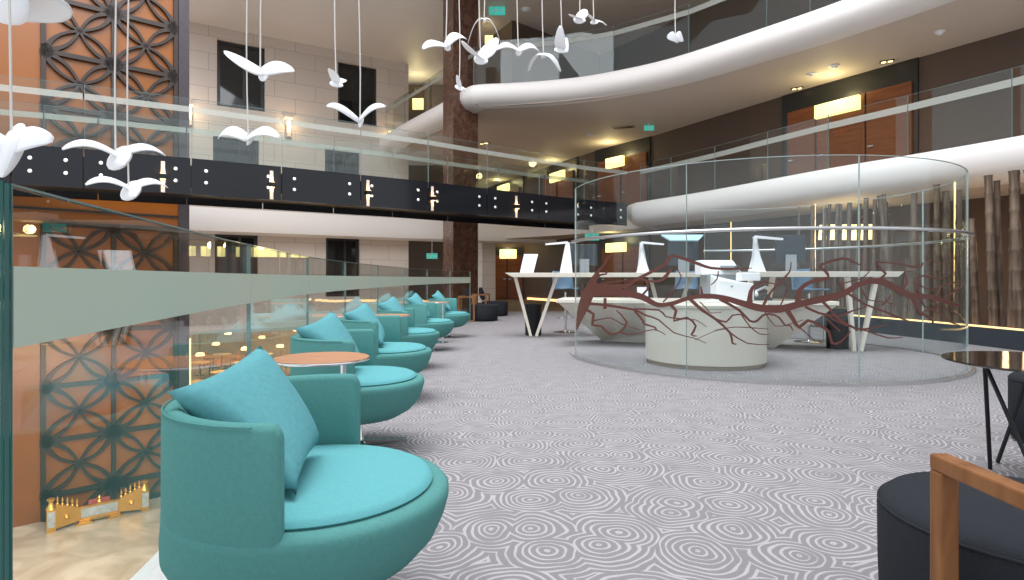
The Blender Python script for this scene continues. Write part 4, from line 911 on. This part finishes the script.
for i, (x, y, a) in enumerate(spots):
    if i == 0: tub.location = (x, y, 0); pil.location = (x, y, 0); tub.scale = (1.03, 1.03, 1.0)
    else:
        dup(tub, (x, y, 0), R(a), '%s turquoise swivel tub chair from the front, %s' % (names[i], wh[i]))
        if i > 2: [setattr(o_, 'scale', (.94, .94, .97)) for o_ in COL.objects if o_.name == 'tub_chair.%03d' % i]
        c = pil.copy(); COL.objects.link(c); c.location = (x, y, .004 if i < 5 else .0); c.rotation_euler = (0, 0, R(a + pl_rot[i] * .5)); c['label'] = 'turquoise pillow in the %s tub chair, %s' % (names[i], wh[i])
        if i in (1, 3): c.scale = (1, -1, 1); c.rotation_euler = (0, 0, R(a))
        if i in (1, 3): c.scale = (1, 1, 1); c.rotation_euler = (0, 0, R(a - 6))
tub['label'] = 'nearest, largest turquoise swivel tub chair in front of the first wooden table'
# side tables, eccentric chrome post
def make_side():
    t = thing('side_table', 'front round walnut side table between the two nearest tub chairs', 'table', (0, 0, 0), 0, 'walnut side tables')
    obj('tabletop', MB().lathe([(.002, .675), (.228, .675), (.238, .68), (.240, .69), (.002, .69)], n=64), 'walnut', t, world=False, smooth=True)
    obj('trim_ring', MB().tube([(.241 * math.cos(2 * math.pi * k / 64), .241 * math.sin(2 * math.pi * k / 64), .6825) for k in range(65)], .0065, 8), 'chrome', t, world=False, smooth=True)
    obj('post', MB().tube([(.13, -.06, .02), (.13, -.06, .674)], .0135, 14), 'chrome', t, world=False, smooth=True)
    obj('base', MB().lathe([(.17, 0), (.17, .01), (.03, .022), (.014, .03)], (.13 - .08, -.06, 0), 40), 'chrome', t, world=False, smooth=True)
    return t
sd = make_side(); sd.location = (-.985, 3.10, 0)
dup(sd, (-1.37, 6.65, 0), 0, 'middle round walnut side table, between the third and fourth tub chairs')
dup(sd, (-1.30, 10.25, 0), 0, 'farthest small round walnut side table, before the last tub chair')

# ------------------------------------------------------------------ dark lounge chairs with wooden frames
def make_dark(label, group='dark drum armchairs'):
    """drum seat with a bent walnut frame arm on each side and a low dark back; faces local +x"""
    t = thing('drum_armchair', label, 'armchair', (0, 0, 0), 0, group)
    obj('seat_drum', MB().lathe([(.36, .02), (.372, .03), (.378, .2), (.38, .37), (.372, .40), (.35, .418), (.25, .425), (.01, .427)], n=64), 'black', t, world=False, smooth=True, angle=60)
    obj('seam', MB().tube([(.376 * math.cos(a), .376 * math.sin(a), .392) for a in [2 * math.pi * k / 60 for k in range(61)]], .004, 6), 'black', t, world=False, smooth=True)
    for s in (-1, 1):
        f = MB(); y = s * .40
        f.box((-.215, y, .30), (.045, .048, .60)); f.box((-.60, y, .30), (.045, .048, .60)); f.box((-.4075, y, .62), (.43, .048, .042)); f.box((-.405, y, .02), (.335, .05, .035))
        obj('arm_frame', f, 'oakdark', t, world=False, bevel=.006)
    m_ = MB(); m_.box((-.60, 0, .622), (.055, .74, .045)); m_.box((-.60, 0, .3), (.05, .74, .05)); obj('back_rail', m_, 'oakdark', t, world=False, bevel=.006)
    return t
def back_pillow(label):
    m_ = pillow_mesh([(-.33, -.24, .44), (-.43, -.20, .84), (-.43, .20, .84), (-.33, .24, .44)], .07); o = obj('back_pillow', m_, 'black', world=False, smooth=True, angle=80)
    return tag(o, label, 'pillow', 'charcoal pillows on the drum armchairs')
dk = make_dark('charcoal drum armchair with walnut arm at the front right corner'); 
dk.location = (1.52, 1.77, 0); dk.rotation_euler = (0, 0, R(90)); 
# the near chair: the arm stands at x = 1.13 (local y=+.40 -> world x = 1.50-.40)
d1 = dup(dk, (-.74, 15.45, 0), R(0), 'charcoal drum armchair with walnut frame, just past the last turquoise chair')
d2 = dup(dk, (-.50, 17.5, 0), R(-5), 'charcoal drum armchair behind another one, farthest from the camera by the pillar')
bp = back_pillow('charcoal pillow in the drum armchair just past the turquoise row'); bp.location = (-.74, 15.45, 0)
b2 = bp.copy(); COL.objects.link(b2); b2.location = (-.50, 17.5, 0); b2.rotation_euler = (0, 0, R(-5)); b2['label'] = 'charcoal pillow in the farthest drum armchair by the pillar'
# plain drum pouf at the right edge
t = thing('drum_pouf', 'charcoal drum pouf behind the smoked glass table at the right edge', 'pouf', (3.74, 3.93, 0))
obj('seat_drum', MB().lathe([(.36, .02), (.375, .03), (.38, .2), (.38, .40), (.372, .43), (.35, .448), (.25, .455), (.01, .457)], n=64), 'black', t, world=False, smooth=True, angle=60)
obj('seam', MB().tube([(.378 * math.cos(a), .378 * math.sin(a), .415) for a in [2 * math.pi * k / 60 for k in range(61)]], .004, 6), 'black', t, world=False, smooth=True)
# smoked glass table
t = thing('glass_table', 'round smoked glass table on thin black rod legs', 'table', (2.9, 3.2, 0))
obj('tabletop', MB().lathe([(.01, .638), (.49, .638), (.5, .644), (.497, .651), (.01, .652)], (0, 0, 0), 80), 'smoked', t, world=False, smooth=True)
obj('mount_ring', MB().tube([(.36 * math.cos(a), .36 * math.sin(a), .63) for a in [2 * math.pi * k / 40 for k in range(41)]], .008, 6), 'blackmet', t, world=False, smooth=True)
for (a_, b_) in (((-.30, .10), (-.15, .25)), ((-.30, .10), (-.24, -.20)), ((.2, -.28), (.05, -.34)), ((.2, -.28), (.33, -.12)), ((.15, .3), (.3, .2)), ((.15, .3), (-.02, .36))):
    obj('leg', MB().tube([(a_[0], a_[1], .632), (b_[0], b_[1], .005)], .011, 10), 'blackmet', t, world=False, smooth=True)

# ------------------------------------------------------------------ golden bridge model on the marble floor
def gold_model():
    d = dL; n = nL; s0 = (ray_poly(94, [LA, LB]) - LA).length; c = LA + d * s0 + n * .75; t = thing('gilded_model', 'gilded model with stepped wings, finials and picture panels on the marble floor below', 'ornament', (c.x, c.y, -4.25), rzL)
    obj('picture_panel', MB().box((0, -.03, .30), (.86, .06, .26)), 'silver', t, world=False)
    f = MB(); f.box((0, 0, .15), (.92, .12, .06)); f.box((0, 0, .46), (.92, .1, .05)); f.box((-.46, 0, .3), (.05, .12, .34)); f.box((.46, 0, .3), (.05, .12, .34)); obj('frame', f, 'gold', t, world=False)
    for k in range(9): f2 = MB().lathe([(.03, -.02), (.03, .02)], n=10)
    ch = MB(); 
    for k in range(9):
        x = -.28 + k * .07; ch.tube([(x + .03 * math.cos(a), -.06, .12 - .03 * math.sin(k / 8 * math.pi) + .025 * math.sin(a)) for a in [2 * math.pi * q / 12 for q in range(13)]], .009, 6)
    obj('chain', ch, 'gold', t, world=False)
    for s in (-1, 1):
        obj('base_foot', MB().box((s * .36, -.02, .03), (.36, .26, .06)), 'gold', t, world=False)
        obj('base_foot', MB().box((s * .36, -.02, .09), (.24, .2, .06)), 'gold', t, world=False)
        wg = obj('wing', MB().hull([(s * .48, -.05, .12), (s * 1.0, -.12, .06), (s * 1.0, -.04, .06), (s * .48, .03, .12)], [(s * .48, -.05, .50), (s * 1.0, -.12, .72), (s * 1.0, -.04, .72), (s * .48, .03, .50)]), 'gold', t, world=False)
        obj('boss', MB().lathe([(.06, 0), (.05, .03), (.001, .04)], n=16).__class__().lathe([(.05, .27), (.07, .32), (.05, .37), (.001, .38)], (s * .76, -.11, 0), 14), 'gold', wg, world=False, smooth=True)
        for k in range(5):
            x = s * (.52 + .11 * k); zb = .50 + .045 * k
            obj('finial', MB().lathe([(.035, zb), (.04, zb + .05), (.015, zb + .08), (.03, zb + .12), (.028, zb + .16), (.004, zb + .25)], (x, -.03 - .012 * k, 0), 12), 'gold', wg, world=False, smooth=True)
        tw = obj('tower', MB().hull([(s * 1.0, -.15, 0), (s * 1.2, -.15, 0), (s * 1.2, 0, 0), (s * 1.0, 0, 0)], [(s * 1.0, -.15, .62), (s * 1.2, -.15, .62), (s * 1.2, 0, .62), (s * 1.0, 0, .62)]), 'gold', t, world=False)
        obj('tower_cap', MB().lathe([(.13, .62), (.06, .74), (.05, .80), (.1, .86), (.1, .89), (.02, .92)], (s * 1.1, -.07, 0), 16), 'gold', tw, world=False, smooth=True)
        obj('picture_panel', MB().box((s * 1.1, -.155, .34), (.16, .02, .42)), 'silver', tw, world=False)
    obj('crest', MB().lathe([(.06, .48), (.07, .54), (.03, .6), (.05, .64), (.01, .70)], (0, 0, 0), 12), 'gold', t, world=False, smooth=True)
    obj('cloth', MB().box((0, .05, .54), (.5, .03, .14)), 'red', t, world=False, bevel=.01)
    t.scale = (.78,) * 3
gold_model()

# ------------------------------------------------------------------ hanging bird lamps
def wing(side, L, droop, lift, wdt, curl=1.0):
    """a thin blade from the body outward, arching up then down"""
    rows = []; n = 12
    for i in range(n + 1):
        u = i / n; y = side * L * u; z = lift * math.sin(u * math.pi * .62) * curl - droop * u * u; chord = wdt * (.42 + .9 * math.sin(math.pi * min(1, u * .9 + .12)) ** .8) * (1 if u < .92 else .6)
        sweep_ = -.12 * L * u * u
        row = []
        for k in range(9):
            v = k / 8 - .5; row.append(Vector((v * chord + sweep_, y, z + .02 * (1 - 4 * v * v) * (1 - u))))
        rows.append(row)
    m_ = MB(); m_.grid(rows); return m_
def bird(px, py, Z, span, yaw, pitch, roll, label, lift=.10, droop=.10, body=.085, wd=.10, asym=0, cordx=0):
    loc = P(px, py, Z); s = span / .5
    t = thing('bird_lamp', label, 'lamp', loc, 0, 'hanging white bird lamps')
    rot = (Matrix.Rotation(R(yaw), 3, 'Z') @ Matrix.Rotation(R(pitch), 3, 'Y') @ Matrix.Rotation(R(roll), 3, 'X'))
    def put(name, m_, **k):
        m_.v = [rot @ (v * s) for v in m_.v]; return obj(name, m_, 'bird', t, world=False, smooth=True, **k)
    b = MB(); rows = []; n = 14
    for i in range(n + 1):
        u = i / n; x = -body * 1.0 + body * 2.1 * u; r = body * .66 * math.sin(math.pi * u ** .85) ** .6 if 0 < i < n else .002
        rows.append([Vector((x, r * math.cos(a), r * .42 * math.sin(a) - .02)) for a in [2 * math.pi * q / 16 for q in range(16)]])
    b.grid(rows, close_v=True, caps=True); tl = Matrix.Rotation(R(48), 3, 'X'); b.v = [tl @ v for v in b.v]; put('body', b)
    for sd_ in (-1, 1):
        m_ = wing(sd_, .26, droop + (asym if sd_ > 0 else -asym), lift, wd * 1.25)
        o = put('wing', m_); sm = o.modifiers.new('s', 'SOLIDIFY'); sm.thickness = .006 * s; sm.offset = 0
    cz = 10.28 - loc.z if loc.y > 13.4 else 11.5 - loc.z
    c = MB(); n = 24; c.tube([Vector((cordx * (k / n) * cz + .012 * math.sin(k * .9 + px), .0, .01 + cz * k / n)) for k in range(n + 1)], .0035 * (1 + Z / 9), 5)
    obj('cord', c, 'cord', t, world=False, smooth=True)
    return t
# yaw 90 = body axis towards the far end (seen head-on, wings spread across the picture)
BD = [
 (8, 148, 2.0, .27, -75, 60, 4, 'large white bird lamp at the left frame edge above the glass corner', dict(lift=.11, droop=.06, body=.20, wd=.12)),
 (117, 156, 3.3, .46, -48, 24, 4, 'white bird lamp left of a lower smaller one, in front of the bronze lattice', dict(lift=.10, droop=.08, body=.135, wd=.095)),
 (129, 189, 3.9, .44, -46, 22, 4, 'white bird lamp hanging lowest, in front of the black bridge fascia', dict(lift=.10, droop=.08, body=.135)),
 (262, 72, 4.0, .40, -58, 44, 14, 'white bird lamp with three-way spread wings before the upper stone window', dict(lift=.06, droop=-.02, body=.10, wd=.13, asym=.09)),
 (248, 139, 4.8, .48, -90, 40, 0, 'white bird lamp seen head-on below the upper left window', dict(lift=.12, droop=.12, body=.065)),
 (336, 83, 5.0, .25, -10, 20, 0, 'small compact white bird lamp seen side-on before the second window', dict(lift=.10, droop=-.05, body=.12, wd=.12)),
 (359, 121, 5.0, .46, -88, 60, 0, 'white bird lamp with thin upswept wings before the second stone window', dict(lift=.18, droop=.02, body=.06, wd=.05)),
 (446, 46, 6.6, .50, -50, 40, 38, 'white bird lamp left of the marble pillar, one wing drooping', dict(lift=.12, droop=.10, body=.07, asym=.05)),
 (484, 20, 7.2, .38, -90, 10, 0, 'small white bird lamp with wings folded down like an arch', dict(lift=.08, droop=.42, body=.06, wd=.04)),
 (480, 58, 6.6, .50, -35, 30, 22, 'white bird lamp gliding in front of the marble pillar with broad wing raised', dict(lift=.05, droop=-.14, body=.10, wd=.12)),
 (459, 87, 7.2, .28, -30, 40, -20, 'smallest white bird lamp at the lip of the upper white gallery', dict(lift=.06, droop=-.06, body=.11, wd=.11)),
 (518, 51, 7.0, .50, -75, 40, 4, 'white bird lamp with evenly spread wings right of the pillar', dict(lift=.11, droop=.11, body=.07)),
 (543, 55, 7.0, .40, -120, 25, -10, 'white bird lamp with one wing tip pointing down, between two others', dict(lift=.05, droop=.28, body=.07)),
 (561, 49, 6.8, .34, -15, 15, 0, 'white bird lamp side-on with raised upright wings over the gallery edge', dict(lift=-.02, droop=-.30, body=.12, wd=.12)),
 (579, 19, 7.4, .40, -25, 20, 30, 'white bird lamp at the top, left one of a close pair', dict(lift=.04, droop=-.06, body=.10, wd=.11)),
 (594, 21, 7.6, .42, -60, 30, -10, 'white bird lamp at the top, right one of a close pair', dict(lift=.05, droop=.02, body=.08, wd=.09)),
 (676, 38, 7.0, .30, 10, 70, 60, 'lone white bird lamp before the curved white gallery, wings folded', dict(lift=.08, droop=.1, body=.09, wd=.13)),
 (12, 6, 2.3, .36, 160, 10, 5, 'huge white bird lamp cut off by the top left corner', dict(lift=.05, droop=.0, body=.14, wd=.22)),
]
for b_ in BD: bird(*b_[:8], **b_[8])
